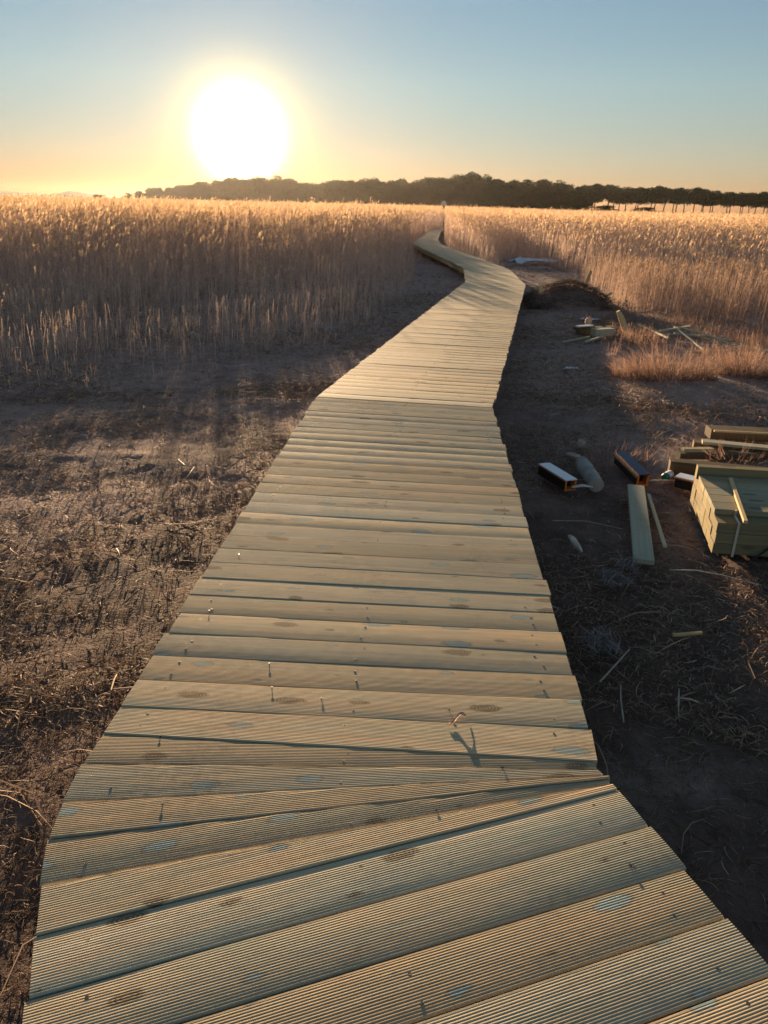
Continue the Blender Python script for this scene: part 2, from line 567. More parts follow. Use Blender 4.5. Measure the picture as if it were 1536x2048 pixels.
def plank(mb, A, B, C, D, fine=True, gap=0.004, segs=9, warp=0.017, groove=0.0010):
    """near edge A-B, far edge C-D (left, right); grooves run along the near edge"""
    A, B, C, D = [np.asarray(q, float) for q in (A, B, C, D)]
    ln = np.linalg.norm(B - A)
    e = (B - A) / ln
    nrm = np.array([-e[1], e[0]])
    wl, wr = max(0.006, (C - A) @ nrm - gap), max(0.006, (D - B) @ nrm - gap)
    skl, skr = ((C - A) @ e) / max((C - A) @ nrm, 0.02), ((D - B) @ e) / max((D - B) @ nrm, 0.02)
    skl, skr = max(-1.2, min(1.2, skl)), max(-1.2, min(1.2, skr))
    wmax = max(wl, wr)
    pv, pz = profile(wmax, fine, groove)
    s = np.linspace(0, 1, segs)
    over_l, over_r = random.uniform(-0.008, 0.008), random.uniform(-0.008, 0.008)
    W = wl + (wr - wl) * s
    vv = np.minimum(pv[None, :], W[:, None])
    zz = np.where(pv[None, :] > W[:, None], -0.003, pz[None, :])
    along = (s[:, None] * ln + over_l * (1 - s[:, None]) + over_r * s[:, None]) + vv * (skl * (1 - s[:, None]) + skr * s[:, None])
    xy = A[None, None] + along[..., None] * e + vv[..., None] * nrm
    # warp: tilt that varies along the board, crown, height
    t0, t1 = np.random.default_rng(random.randint(0, 1 << 30)).normal(0, warp, 2)
    tilt = t0 + (t1 - t0) * s
    crown = random.choice([0.0012, 0.0022, 0.003, 0.0005]) * (1 if fine else 0.35)
    bow = random.uniform(-0.0015, 0.0015)
    q = vv / wmax
    z = DECK + zz + crown * (4 * q * (1 - q) - 1) + tilt[:, None] * (vv - wmax / 2) + bow * np.sin(s * math.pi)[:, None] + random.uniform(-0.0012, 0.0012) * (1 if fine else 0.3)
    off = np.array([random.uniform(0, 400), random.uniform(0, 400)])
    uv = np.stack([along + off[0], vv + off[1]], -1)
    P = np.concatenate([xy, z[..., None]], -1)
    # ends and sides folded down to the underside
    e0, e1 = P[:1].copy(), P[-1:].copy()
    e0[..., 2] = DECK - BT; e1[..., 2] = DECK - BT
    P = np.concatenate([e0, P, e1], 0)
    uv = np.concatenate([uv[:1], uv, uv[-1:]], 0)
    b0, b1 = P[:, :1].copy(), P[:, -1:].copy()
    b0[..., 2] = DECK - BT; b1[..., 2] = DECK - BT
    P = np.concatenate([b0, P, b1], 1)
    uv = np.concatenate([uv[:, :1], uv, uv[:, -1:]], 1)
    mb.grid(P - LOC0, uv, np.array(rcol()))
    return A, e, nrm, ln, wl, wr


def screw(mb, x, y, proud):
    a = np.linspace(0, 2 * math.pi, 10, endpoint=False)
    r = 0.0042
    ring = np.stack([x + r * np.cos(a), y + r * np.sin(a), np.full(10, DECK + proud)], -1)
    low = ring.copy(); low[:, 2] = DECK - 0.006
    inn = np.stack([x + r * .45 * np.cos(a), y + r * .45 * np.sin(a), np.full(10, DECK + proud)], -1)
    pit = np.stack([x + r * .4 * np.cos(a), y + r * .4 * np.sin(a), np.full(10, DECK + proud - 0.0015)], -1)
    ctr = np.stack([x + r * .02 * np.cos(a), y + r * .02 * np.sin(a), np.full(10, DECK + proud - 0.0016)], -1)
    mb.grid(np.array([low, ring, inn, pit, ctr]) - LOC0, None, (0.5, 0.5, 0.5), 1, wrap=True)


# measured plank joints of the near bend, far edge first
J = [((-0.830, 1.941), (0.658, 1.887)), ((-0.839, 1.809), (0.638, 1.735)), ((-0.849, 1.678), (0.640, 1.706)),
     ((-0.846, 1.532), (0.654, 1.680)), ((-0.832, 1.405), (0.660, 1.667)), ((-0.793, 1.266), (0.661, 1.646)),
     ((-0.750, 1.137), (0.671, 1.622)), ((-0.699, 1.000), (0.715, 1.494))]
for k in range(1, 17):
    J.append(((-0.699 + 0.049 * k, 1.000 - 0.134 * k), (0.715 + 0.049 * k, 1.494 - 0.134 * k)))
mb = MB()


def plank_screws(A, e, nrm, ln, wl, wr):
    for u in (0.11, ln * 0.5 + random.uniform(-.02, .02), ln - 0.11):
        for q in (0.28, 0.72):
            wv = wl + (wr - wl) * u / ln
            if wv < 0.06:
                continue
            pt = A + e * (u + random.uniform(-0.015, 0.015)) + nrm * wv * (q + random.uniform(-.08, .08))
            screw(mb, pt[0], pt[1], random.choice([-0.0004, -0.0002, -0.0003, 0.0, 0.0002]))


for i in range(1, len(J)):
    g = plank(mb, J[i][0], J[i][1], J[i - 1][0], J[i - 1][1], True)
    plank_screws(*g)
mb.build('decking', [M['deck'], M['screw']], walk)

LEFT = [(-0.830, 1.941), (-0.59, 6.08), (1.63, 16.58), (1.95, 20.48), (1.62, 24.6), (1.20, 29.2), (0.98, 33.5), (1.28, 37.5), (1.75, 41.8), (2.45, 50.0), (3.6, 54.5), (6.5, 58.0), (11.0, 60.5)]
RIGHT = [(0.658, 1.887), (0.86, 5.86), (2.85, 16.13), (3.10, 20.0), (2.82, 24.2), (2.36, 29.2), (2.13, 33.0), (2.24, 37.0), (2.62, 42.2), (3.15, 49.5), (4.3, 53.2), (7.0, 56.6), (11.3, 59.0)]
for k in range(len(LEFT) - 1):
    l0, l1 = np.array(LEFT[k]), np.array(LEFT[k + 1])
    r0, r1 = np.array(RIGHT[k]), np.array(RIGHT[k + 1])
    n = int(round((np.linalg.norm(l1 - l0) + np.linalg.norm(r1 - r0)) / 2 / 0.147))
    mb = MB()
    for i in range(n):
        a, b_ = i / n, (i + 1) / n
        A, B, C, D = l0 + (l1 - l0) * a, r0 + (r1 - r0) * a, l0 + (l1 - l0) * b_, r0 + (r1 - r0) * b_
        near = k == 0
        g = plank(mb, A, B, C, D, near, 0.004 if k == 0 else 0.002, 9 if k < 2 else 4, (0.010 - 0.007 * i / n) if k == 0 else 0.002, 0.0009 - 0.0008 * min(1, 1.25 * i / n))
        if k == 0 or (k == 1 and i < 30):
            plank_screws(*g)
    mb.build('decking', [M['deck'], M['screw']], walk)


def side_beam(p0, p1, inward):
    p0, p1 = np.array(p0), np.array(p1)
    d = p1 - p0
    ln = np.linalg.norm(d)
    a = math.atan2(d[1], d[0])
    nrm = np.array([-d[1], d[0]]) / ln * inward
    c = (p0 + p1) / 2 + nrm * 0.075
    mbb = MB()
    n = max(1, int(ln / 3.6))
    for i in range(n):
        q = p0 + d * (i + 0.5) / n + nrm * 0.075
        mbb.box((ln / n - 0.004, 0.07, 0.14), Matrix.Translation((q[0], q[1] - 2, DECK - BT - 0.07 - 0.004)) @ Matrix.Rotation(a, 4, 'Z'), rcol(), 0, 0.004)
    mbb.build('edge_beam', M['beam'], walk)
    k = max(1, int(ln / 1.6))
    for i in range(k):
        q = p0 + d * (i + 0.5) / k + nrm * 0.15
        pb = MB()
        pb.box((0.42, 0.09, 0.09), Matrix.Translation((q[0], q[1] - 2, 0.05)) @ Matrix.Rotation(math.pi / 2, 4, 'Y'), rcol(), 0, 0.006)
        pb.build('post', M['beam'], walk)


side_beam((0.05, -1.0), (-0.70, 1.0), -1); side_beam((-0.70, 1.0), (-0.835, 1.5), -1); side_beam((-0.835, 1.5), LEFT[0], -1)
side_beam((1.49, -0.63), (0.66, 1.65), 1); side_beam((0.66, 1.65), RIGHT[0], 1)
for k in range(len(LEFT) - 3):
    side_beam(LEFT[k], LEFT[k + 1], -1)
    side_beam(RIGHT[k], RIGHT[k + 1], 1)

LP = np.array([(0.05, -1.0), (-0.70, 1.0), (-0.835, 1.5)] + LEFT)
RP = np.array([(1.49, -0.63), (0.66, 1.65)] + RIGHT)


def deck_x(y):
    return np.interp(y, LP[:, 1], LP[:, 0]), np.interp(y, RP[:, 1], RP[:, 0])


# ------------------------------------------------------------------ ribbons: reeds, straw, tufts
def ribbons(mb, P, Wd, side, col, tip=None):
    """P [N,K,3] centre lines, Wd [N,K] half widths, side [N,3], col [N,3] or [N,K,3]"""
    N, K = P.shape[:2]
    if N == 0:
        return
    L_ = P - side[:, None] * Wd[..., None]
    R_ = P + side[:, None] * Wd[..., None]
    V = np.stack([L_, R_], 2)            # N,K,2,3
    idx = np.arange(N * K * 2).reshape(N, K, 2)
    F = np.stack([idx[:, :-1, 0], idx[:, :-1, 1], idx[:, 1:, 1], idx[:, 1:, 0]], -1).reshape(-1, 4)
    c = col if col.ndim == 3 else np.repeat(col[:, None], K, 1)
    c = np.repeat(c[:, :, None], 2, 2).reshape(-1, 3)
    mb.add(V.reshape(-1, 3), F, None, c)


def unit(a):
    return np.stack([np.cos(a), np.sin(a), np.zeros_like(a)], -1)


TAN = np.array([0.62, 0.45, 0.335]); GREY = np.array([0.60, 0.465, 0.42]); DARK = np.array([0.46, 0.33, 0.25]); PLUME = np.array([0.64, 0.46, 0.29])


def reeds(mb, x, y, h, lod, width=1.0, plume=1.0, tint=1.0):
    """lod 0 = every leaf and plume strand, 1 = fewer, 2 = clumps far off"""
    N = len(x)
    z = ground_z(x, y) - 0.02
    r = rng
    az = r.uniform(0, 2 * np.pi, N)
    lean = np.abs(r.normal(0.05, 0.10, N)) * h
    ld = unit(r.normal(0.4, 1.1, N))
    K = 4
    tt = np.linspace(0, 1, K)
    P = np.zeros((N, K, 3))
    P[..., 0] = x[:, None] + ld[:, :1] * lean[:, None] * tt ** 1.6
    P[..., 1] = y[:, None] + ld[:, 1:2] * lean[:, None] * tt ** 1.6
    P[..., 2] = z[:, None] + h[:, None] * tt
    wst = (np.array([0.0032, 0.003, 0.0022, 0.0014]) * width)[None] * r.uniform(0.8, 1.3, (N, 1))
    mixv = r.uniform(0, 1, (N, 1))
    base = TAN * mixv + GREY * (1 - mixv)
    base = base * r.uniform(0.7, 1.25, (N, 1)) * tint
    dk = DARK * r.uniform(0.8, 1.2, (N, 1))
    cst = np.repeat((dk * 0.35 + base * 0.65)[:, None], K, 1)
    ribbons(mb, P, wst, unit(az), cst)
    nl = (5, 3, 2)[lod]
    for i in range(nl):
        f = r.uniform(0.25, 0.9, N)
        org = P[:, 0] + (P[:, -1] - P[:, 0]) * f[:, None]
        org[:, 0] = x + ld[:, 0] * lean * f ** 1.6
        org[:, 1] = y + ld[:, 1] * lean * f ** 1.6
        d = unit(r.uniform(0, 2 * np.pi, N))
        L = r.uniform(0.14, 0.34, N) * np.clip(h, 0.5, 1.8) / 1.3
        Kl = 4 if lod == 0 else 3
        q = np.linspace(0, 1, Kl)
        rise = r.uniform(0.2, 0.9, N)
        droop = r.uniform(0.3, 1.6, N)
        Q = org[:, None] + d[:, None] * (L[:, None] * q)[..., None] * 0.75
        Q[..., 2] += L[:, None] * (rise[:, None] * q - droop[:, None] * q ** 2)
        Q[..., 2] = np.maximum(Q[..., 2], z[:, None] + 0.03)
        wl = np.interp(q, [0, 0.3, 1], [0.4, 1, 0.1])[None] * (r.uniform(0.003, 0.0065, N) * width)[:, None]
        side = np.cross(d, np.array([0, 0, 1.0])) * 0.8 + np.array([0, 0, 0.5]) * r.uniform(-1, 1, (N, 1))
        ribbons(mb, Q, wl, side, base * r.uniform(0.7, 1.15, (N, 1)))
    # plumes
    has = r.uniform(0, 1, N) < plume
    if not has.any():
        return
    top = P[has, -1]
    n = len(top)
    hh = h[has]
    wd = unit(r.normal(0.5, 0.6, n))
    ns = (9, 5, 2)[lod]
    pl = r.uniform(0.14, 0.26, n) * np.clip(hh / 1.5, 0.5, 1.1)
    pc = PLUME * r.uniform(0.75, 1.3, (n, 1)) * np.array([1, 1, 1]) + r.normal(0, 0.012, (n, 3))
    pc = np.clip(pc, 0.05, 0.8) * tint
    for i in range(ns):
        d = unit(r.normal(0.5, 1.0, n)) * 0.6 + wd * 0.5
        st = top.copy()
        st[:, 2] -= pl * r.uniform(0.0, 0.55, n)
        L = pl * r.uniform(0.5, 1.0, n)
        q = np.linspace(0, 1, 4 if lod == 0 else 3)
        Q = st[:, None] + d[:, None] * (L[:, None] * q ** 1.4)[..., None] * 0.45
        Q[..., 2] += L[:, None] * (1.0 * q - 0.45 * q ** 2.2)
        wl = np.interp(q, [0, 0.45, 1], [0.25, 1, 0.15])[None] * (r.uniform(0.004, 0.009, n) * (1.0 if lod == 0 else (1.7, 1.7, 2.6)[lod]) * (1 + 0.35 * (width - 1)))[:, None]
        side = unit(r.uniform(0, 2 * np.pi, n)) + np.array([0, 0, 0.3])
        ribbons(mb, Q, wl, side, pc * r.uniform(0.85, 1.15, (n, 1)))


LBX = np.array([-60, -30, -9, -6, -4.1, -1.9, -0.9, -0.2, 0.35, 0.7, 0.8])
LBY = np.array([2, 4.0, 6.4, 7.0, 7.8, 10.2, 11.3, 13.5, 17, 21, 27])
RBX = np.array([2.3, 2.9, 3.6, 4.2, 5.0, 5.7, 6.4, 9, 14, 60])
RBY = np.array([33, 24.5, 26, 28.8, 28.0, 22.5, 19.0, 17.2, 16, 14])


def left_front(x, y):
    return y - np.interp(x, LBX, LBY) + (fbm(x * 0.9, y * 0.9, 41) - 0.5) * 2.4


def right_front(x, y):
    return y - np.interp(x, RBX, RBY) + (fbm(x * 0.7, y * 0.7, 51) - 0.5) * 2.0


def polar(n, r0, r1, a0=-40, a1=40):
    rr = np.sqrt(rng.uniform(r0 * r0, r1 * r1, n))
    a = np.radians(rng.uniform(a0, a1, n))
    return rr * np.sin(a), rr * np.cos(a)


def area(r0, r1, a=80):
    return (r1 * r1 - r0 * r0) / 2 * math.radians(a)


rb = MB()
for r0, r1, dens, lod, wd in ((6, 15, 105, 0, 0.8), (15, 26, 80, 0, 1.0), (26, 45, 60, 1, 1.6), (45, 80, 17, 1, 2.6), (80, 150, 3.6, 2, 5.0), (150, 275, 0.75, 2, 10.0)):
    n = int(area(r0, r1) * dens)
    x, y = polar(n, r0, r1)
    dl, dr = deck_x(y)
    f = np.where(x < (dl + dr) / 2, left_front(x, y), right_front(x, y))
    clear = np.where(y < 24, 0.7, np.where(y < 60, 0.28, 0.4))
    ok = (f > 0) & ((x < dl - clear) | (x > dr + clear) | (y > 62))
    patch = fbm(x * 0.5, y * 0.5, 61)
    ok &= rng.uniform(0, 1, n) < np.clip(0.35 + 1.1 * patch, 0.2, 1) * np.clip(0.10 + f * 0.2, 0, 1)
    x, y, f = x[ok], y[ok], f[ok]
    left = x < 0.5 * (np.interp(y, LP[:, 1], LP[:, 0]) + np.interp(y, RP[:, 1], RP[:, 0]))
    hmax = np.where(left, 0.18 + 1.32 * np.clip(f / 17, 0, 1) ** 1.04, 0.42 + 0.98 * np.clip(f / 13, 0, 1) ** 0.8)
    h = hmax * (1 + rng.normal(0, 0.09, len(x))) * (0.93 + 0.14 * fbm(x * 0.22, y * 0.22, 71))
    h = np.minimum(h, 2.05)
    short = rng.uniform(0, 1, len(x)) < 0.22
    h = np.where(short, h * rng.uniform(0.45, 0.85, len(x)), h)
    if r0 >= 150:
        h = h * 0.98
    pl = np.clip((h - 0.62) * 1.0, 0.03, 0.92)
    hasp = rng.uniform(0, 1, len(x)) < pl
    reeds(rb, x[hasp], y[hasp], h[hasp], lod, wd, 1.0)
    reeds(rb, x[~hasp], y[~hasp], h[~hasp], lod, wd, 0.0)
for side_, cnt in ((0, 26000), (1, 16000)):
    x, y = polar(cnt * 4, 5.5, 32)
    dl, dr = deck_x(y)
    f = left_front(x, y) if side_ == 0 else right_front(x, y)
    ok = (f > -2.6) & (f < 2.5) & (x < dl - 0.35 if side_ == 0 else x > dr + 0.35) & (rng.uniform(0, 1, cnt * 4) < smooth01(-2.6, 0.4, f) * np.clip(fbm(x * 1.7, y * 1.7, 66) * 2 - 0.4, 0.05, 1))
    x, y, f = x[ok], y[ok], f[ok]
    reeds(rb, x, y, (0.07 + 0.34 * smooth01(-2.5, 2.0, f)) * rng.uniform(0.4, 1.4, len(x)), 1, 0.7, 0.0)
reedo = tag(rb.build('reeds', M['reed'], smooth=True), 'dense dry reed bed with golden plumes on both sides of the boardwalk', 'reeds', None, 'stuff')

# low dry clump in front of the reed wall, on the right of the walk
gb = MB()
n = 20000
x = rng.uniform(3.4, 14, n); y = rng.uniform(9, 22, n)
edge = np.interp(x, [3.4, 3.9, 5.2, 5.6, 13], [14.4, 13.3, 13.0, 10.9, 9.4])
f = y - edge + (fbm(x * 1.4, y * 1.4, 81) - 0.5) * 1.6
ok = (f > 0) & (rng.uniform(0, 1, n) < smooth01(0.33, 0.62, fbm(x * 0.8, y * 0.8, 83)) * 1.1 + 0.05) & (y < np.interp(x, [3.4, 4.4, 6, 13], [16.5, 21, 21.5, 20]))
ok &= x > np.interp(y, [13, 14.5, 16, 22], [3.6, 4.35, 4.75, 5.2])
x, y, f = x[ok], y[ok], f[ok]
h = (0.16 + 0.58 * smooth01(0, 2.4, f)) * rng.uniform(0.7, 1.15, len(x))
reeds(gb, x, y, h, 0, 0.8, 0.25, np.array([0.47, 0.44, 0.44]))
n = 14000
x = rng.uniform(2.6, 9, n); y = rng.uniform(7.6, 13.8, n)
ok = (rng.uniform(0, 1, n) < smooth01(0.45, 0.75, fbm(x * 1.3, y * 1.3, 87)) * 0.9) & (x > np.interp(y, [7.6, 13.8], [2.7, 3.4]))
x, y = x[ok], y[ok]
reeds(gb, x, y, rng.uniform(0.05, 0.22, len(x)), 0, 0.5, 0.0, np.array([0.60, 0.50, 0.45]))
tag(gb.build('dry_grass', M['reed'], smooth=True), 'low tawny dry grass before the reed wall right of the boardwalk', 'grass', None, 'stuff')


def tuft(name, x0, y0, rx_, ry_, n, hh, label, group='dry grass tufts on the bare soil'):
    mbt = MB()
    a = rng.uniform(0, 2 * np.pi, n); q = np.sqrt(rng.uniform(0, 1, n))
    x, y = q * np.cos(a) * rx_, q * np.sin(a) * ry_
    keep = fbm((x + x0) * 7, (y + y0) * 7, 77, 2) > rng.uniform(0.25, 0.62 if n > 300 else 0.3, n)
    a, q, x, y = a[keep], q[keep], x[keep], y[keep]
    n = len(x)
    zb = ground_z(x + x0, y + y0)
    K = 4
    tt = np.linspace(0, 1, K)
    d = unit(a + rng.normal(0, 0.7, n))
    L = hh * rng.uniform(0.25, 1.1, n) * (1 - 0.5 * q ** 2) * (0.6 + 0.8 * fbm((x + x0) * 5, (y + y0) * 5, 78, 2))
    P = np.zeros((n, K, 3))
    sp = rng.uniform(0.1, 1.2, n)
    P[..., 0] = x[:, None] + d[:, :1] * (L * sp)[:, None] * tt ** 1.5
    P[..., 1] = y[:, None] + d[:, 1:2] * (L * sp)[:, None] * tt ** 1.5
    P[..., 2] = zb[:, None] - 0.01 + L[:, None] * (tt - 0.22 * sp[:, None] * tt ** 2)
    mixv = rng.uniform(0, 1, (n, 1))
    c = (TAN * mixv + GREY * (1 - mixv)) * rng.uniform(0.35, 0.9, (n, 1)) * np.array([0.66, 0.57, 0.53])
    ribbons(mbt, P, np.array([1, 0.9, 0.65, 0.15])[None] * rng.uniform(0.0010, 0.0028, (n, 1)), unit(rng.uniform(0, 6.28, n)), c)
    return tag(mbt.build(name, M['reed'], None, (x0, y0, 0)), label, 'grass tuft', group)


tuft('grass_tuft', 3.3, 8.75, 0.62, 0.40, 3600, 0.44, 'broad tawny grass tuft standing in front of the pile of thin laths')
tuft('grass_tuft', 4.35, 9.05, 0.45, 0.35, 2000, 0.38, 'tawny grass tuft at the edge beside the broad tuft near the laths')
tuft('grass_tuft', 2.72, 5.50, 0.20, 0.12, 420, 0.26, 'small sunlit grass tuft rising between the pale boards behind the timber stack')
tuft('grass_tuft', 1.80, 5.55, 0.34, 0.22, 420, 0.22, 'thin brown grass tuft around the navy topped box offcut')
tuft('grass_tuft', 1.38, 5.35, 0.25, 0.18, 220, 0.14, 'thin brown grass tuft behind the grey log')
tuft('grass_tuft', 1.30, 6.35, 0.22, 0.16, 260, 0.10, 'low rusty grass tuft close beside the boardwalk edge')
tuft('grass_tuft', 3.7, 11.3, 0.30, 0.2, 300, 0.28, 'grass tuft at the foot of the tilted log')

# straw litter
sb = MB()


def straw(n, r0, r1, lmin, lmax, wmin, wmax, bright=1.0, lift=0.03):
    x, y = polar(n, r0, r1, -40, 40)
    if r0 < 1:
        x2 = rng.uniform(-3.2, 4.2, n); y2 = rng.uniform(-0.5, 3.2, n)
        x, y = x2, y2
    dl, dr = deck_x(y)
    ok = (x < dl - 0.0) | (x > dr + 0.0)
    dn = fbm(x * 0.9, y * 0.9, 91)
    ok &= rng.uniform(0, 1, n) < np.clip((dn - 0.28) * 3.2, 0.12, 1)
    x, y = x[ok], y[ok]
    n = len(x)
    z = ground_z(x, y)
    L = rng.uniform(0, 1, n) ** 2 * (lmax - lmin) + lmin
    a = rng.normal(0.2, 1.2, n) + (fbm(x * 1.1, y * 1.1, 95) - 0.5) * 4
    d = unit(a)
    s = np.cross(d, np.array([0, 0, 1.0]))
    K = 4
    tt = np.linspace(-0.5, 0.5, K)
    bend = rng.normal(0, 0.30, n)
    P = np.zeros((n, K, 3))
    c2 = (tt ** 2)[None, :, None]
    P[:] = np.stack([x, y, z], -1)[:, None] + d[:, None] * (L[:, None] * tt)[..., None] + s[:, None] * (L * bend)[:, None, None] * c2 * 4 * 0.5
    lft = np.abs(rng.normal(0, lift, n)) + 0.004
    slope = rng.normal(0, 0.22, n)
    P[..., 2] += lft[:, None] * (1 - 2.4 * (tt ** 2)[None]) + (slope * L)[:, None] * tt
    zz_ = ground_z(P[..., 0].ravel(), P[..., 1].ravel()).reshape(n, K)
    P[..., 2] = np.maximum(P[..., 2], zz_ + 0.002)
    w_ = rng.uniform(wmin, wmax, n)
    mixv = rng.uniform(0, 1, (n, 1)) ** 1.1
    c = np.array([0.075, 0.047, 0.034]) * (1 - mixv) + np.array([0.43, 0.295, 0.20]) * mixv
    pale_ = rng.uniform(0, 1, (n, 1)) < 0.05
    c = np.where(pale_, np.array([0.52, 0.44, 0.34]), c) * bright
    tiltv = s + np.array([0, 0, 1.0]) * rng.normal(0, 0.5, (n, 1))
    ribbons(sb, P, np.array([0.6, 1, 1, 0.4])[None] * w_[:, None], tiltv, c)


straw(120000, 0.3, 3, 0.010, 0.075, 0.0005, 0.0012, 0.68, lift=0.007)
straw(120000, 2.6, 8, 0.015, 0.11, 0.0009, 0.0021, 1.0, lift=0.010)
straw(2500, 0.3, 3, 0.05, 0.14, 0.0008, 0.0018, lift=0.012)
straw(90000, 7.5, 17, 0.04, 0.20, 0.0018, 0.0038, 1.2, lift=0.02)
straw(25000, 17, 30, 0.08, 0.30, 0.004, 0.007, 1.1, lift=0.03)
straw(1500, 1.0, 9, 0.15, 0.42, 0.0016, 0.0030, 1.15, lift=0.02)
# cut stubble still standing in the soil
n = 46000
x, y = polar(n, 2.2, 15)
dl, dr = deck_x(y)
ok = ((x < dl - 0.15) | (x > dr + 0.15)) & (rng.uniform(0, 1, n) < np.clip(fbm(x * 0.8, y * 0.8, 97) * 2.4 - 0.65, 0.03, 1))
x, y = x[ok], y[ok]; n = len(x)
z = ground_z(x, y)
hh = rng.uniform(0.012, 0.06, n) * np.clip(y / 7, 0.3, 1.2)
d = unit(rng.uniform(0, 6.28, n)) * rng.uniform(0.0, 0.9, (n, 1))
tt = np.array([0, 0.5, 1.0])
P = np.stack([x, y, z - 0.004], -1)[:, None] + d[:, None] * (hh[:, None] * tt)[..., None]
P[..., 2] += hh[:, None] * tt
mv = rng.uniform(0, 1, (n, 1))
ribbons(sb, P, np.array([1, 0.95, 0.8])[None] * rng.uniform(0.0011, 0.0024, (n, 1)), unit(rng.uniform(0, 6.28, n)), np.array([0.14, 0.092, 0.065]) * (1 - mv) + np.array([0.38, 0.27, 0.19]) * mv)
tag(sb.build('straw_litter', M['straw']), 'chopped dry straw strewn over the dark soil', 'straw', None, 'stuff')


# ------------------------------------------------------------------ timber and scrap on the right
def bar(name, mat, a, b_, width, thick, label, cat, group=None, bev=0.003, roll=0.0, shear=0.0):
    """a straight piece from a to b (centre of its length axis)"""
    a, b_ = Vector(a), Vector(b_)
    d = b_ - a
    ax = d.normalized(); ay = Vector((0, 0, 1)).cross(ax).normalized(); az_ = ax.cross(ay)
    rot = Matrix((ax, ay, az_)).transposed().to_4x4() @ Matrix.Rotation(roll, 4, 'X')
    k = MB()
    k.box((d.length, width, thick), None, rcol(), 0, bev)
    for V in k.v:
        V[:, 0] += V[:, 1] * shear
    o = k.build(name, mat)
    o.matrix_world = Matrix.Translation((a + b_) / 2) @ rot
    return tag(o, label, cat, group)


# the stack: boards of three layers running away to the right
SX = Vector((1.0, -0.115, 0)).normalized()       # along the boards
SY = Vector((0.22, 1.0, 0)).normalized()         # from the front face to the back
O = Vector((1.885, 3.845, 0))
BW, BH = 0.118, 0.062
stack_labels = ['bottom', 'middle', 'upper']


def stack_board(row, z, ln, h, shift, label, wdt=BW, tiltz=0.0, mat='stack'):
    c0 = O + SY * (wdt / 2 + row * (BW + 0.003)) + SX * shift
    s = c0 + Vector((0, 0, z + h / 2)); e2 = c0 + SX * ln + Vector((0, 0, z + h / 2 + tiltz))
    return bar('timber_board', M[mat], s, e2, wdt, h, label, 'board', 'boards of the strapped timber stack', 0.002, shear=0.1025)


rown = ['front row', 'second row', 'third row', 'fourth row', 'fifth row', 'sixth row', 'back row']
zl = 0.0
for lay, lname in enumerate(stack_labels):
    for row in range(7):
        if lay < 2 and 0 < row < 6:
            sh = random.uniform(-0.003, 0.004)
        else:
            sh = random.uniform(-0.003, 0.003)
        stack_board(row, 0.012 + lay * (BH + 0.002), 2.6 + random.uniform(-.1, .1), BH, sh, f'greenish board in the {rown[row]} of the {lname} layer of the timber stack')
zt = 0.012 + 3 * (BH + 0.002)
for row in range(1, 6):
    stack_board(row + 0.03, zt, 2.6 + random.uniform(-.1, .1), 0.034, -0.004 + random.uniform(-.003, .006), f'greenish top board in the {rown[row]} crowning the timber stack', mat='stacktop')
# two boards on edge close the back of the stack as a rim
stack_board(6.1, zt, 2.7, 0.085, -0.01, 'sunlit board standing proud along the back edge of the timber stack', 0.06)

tb = zt + 0.034
bar('thin_batten', M['paleoff'], (2.205, 4.46, tb + 0.012), (1.985, 3.745, tb + 0.014), 0.022, 0.018, 'thin sunlit batten lying across the top of the timber stack', 'batten', None, 0.002)

# straps round the stack
k = MB()
fx = O + SX * 0.11
for (a, b_) in (((0, -0.003), (0, 0.0)),):
    pass


def strap_loop(name, mat, s, width, label, slack=0.0):
    mbs = MB()
    c0 = O + SX * s
    ydist = 7 * (BW + 0.003)
    z1 = zt + 0.002
    pts = [(-0.005, 0.0 - slack, 0.0), (-0.005, 0.0, z1), (BW - 0.004, 0.0, z1), (BW - 0.004, 0, tb + 0.003), (BW, 0, tb + 0.0025)]
    rows = []
    for (q, sl, z) in pts:
        pbase = c0 + SY * q + SX * sl
        rows.append([tuple(pbase + Vector((0, 0, z))), tuple(pbase + SX * width + Vector((0, 0, z)))])
    P = np.array(rows)
    out = P.copy()
    out[:2] -= np.array(SY) * 0.0015; out[1:, :, 2] += 0.0015
    mbs.grid(P); mbs.grid(out)
    return tag(mbs.build(name, mat), label, 'strap', None)


strap_loop('packing_strap', M['strap_w'], 0.105, 0.014, 'pale packing strap down the front of the timber stack')
kb = MB()
q0 = O + SX * 0.19 + SY * -0.012
pts = [q0 + Vector((-0.02, -0.06, 0.004)), q0 + SX * 0.05 + Vector((0, -0.02, 0.03)), q0 + SX * 0.11 + Vector((0, 0.0, 0.072)), q0 + SX * 0.25 + Vector((0, 0.0, 0.078)), q0 + SX * 0.6 + Vector((0, 0.0, 0.078))]
kb.tube([tuple(v) for v in pts], [0.006] * 5, 6)
tag(kb.build('black_cable', M['strap_k'], smooth=True), 'loose black strap hanging at the lower front of the timber stack', 'strap')

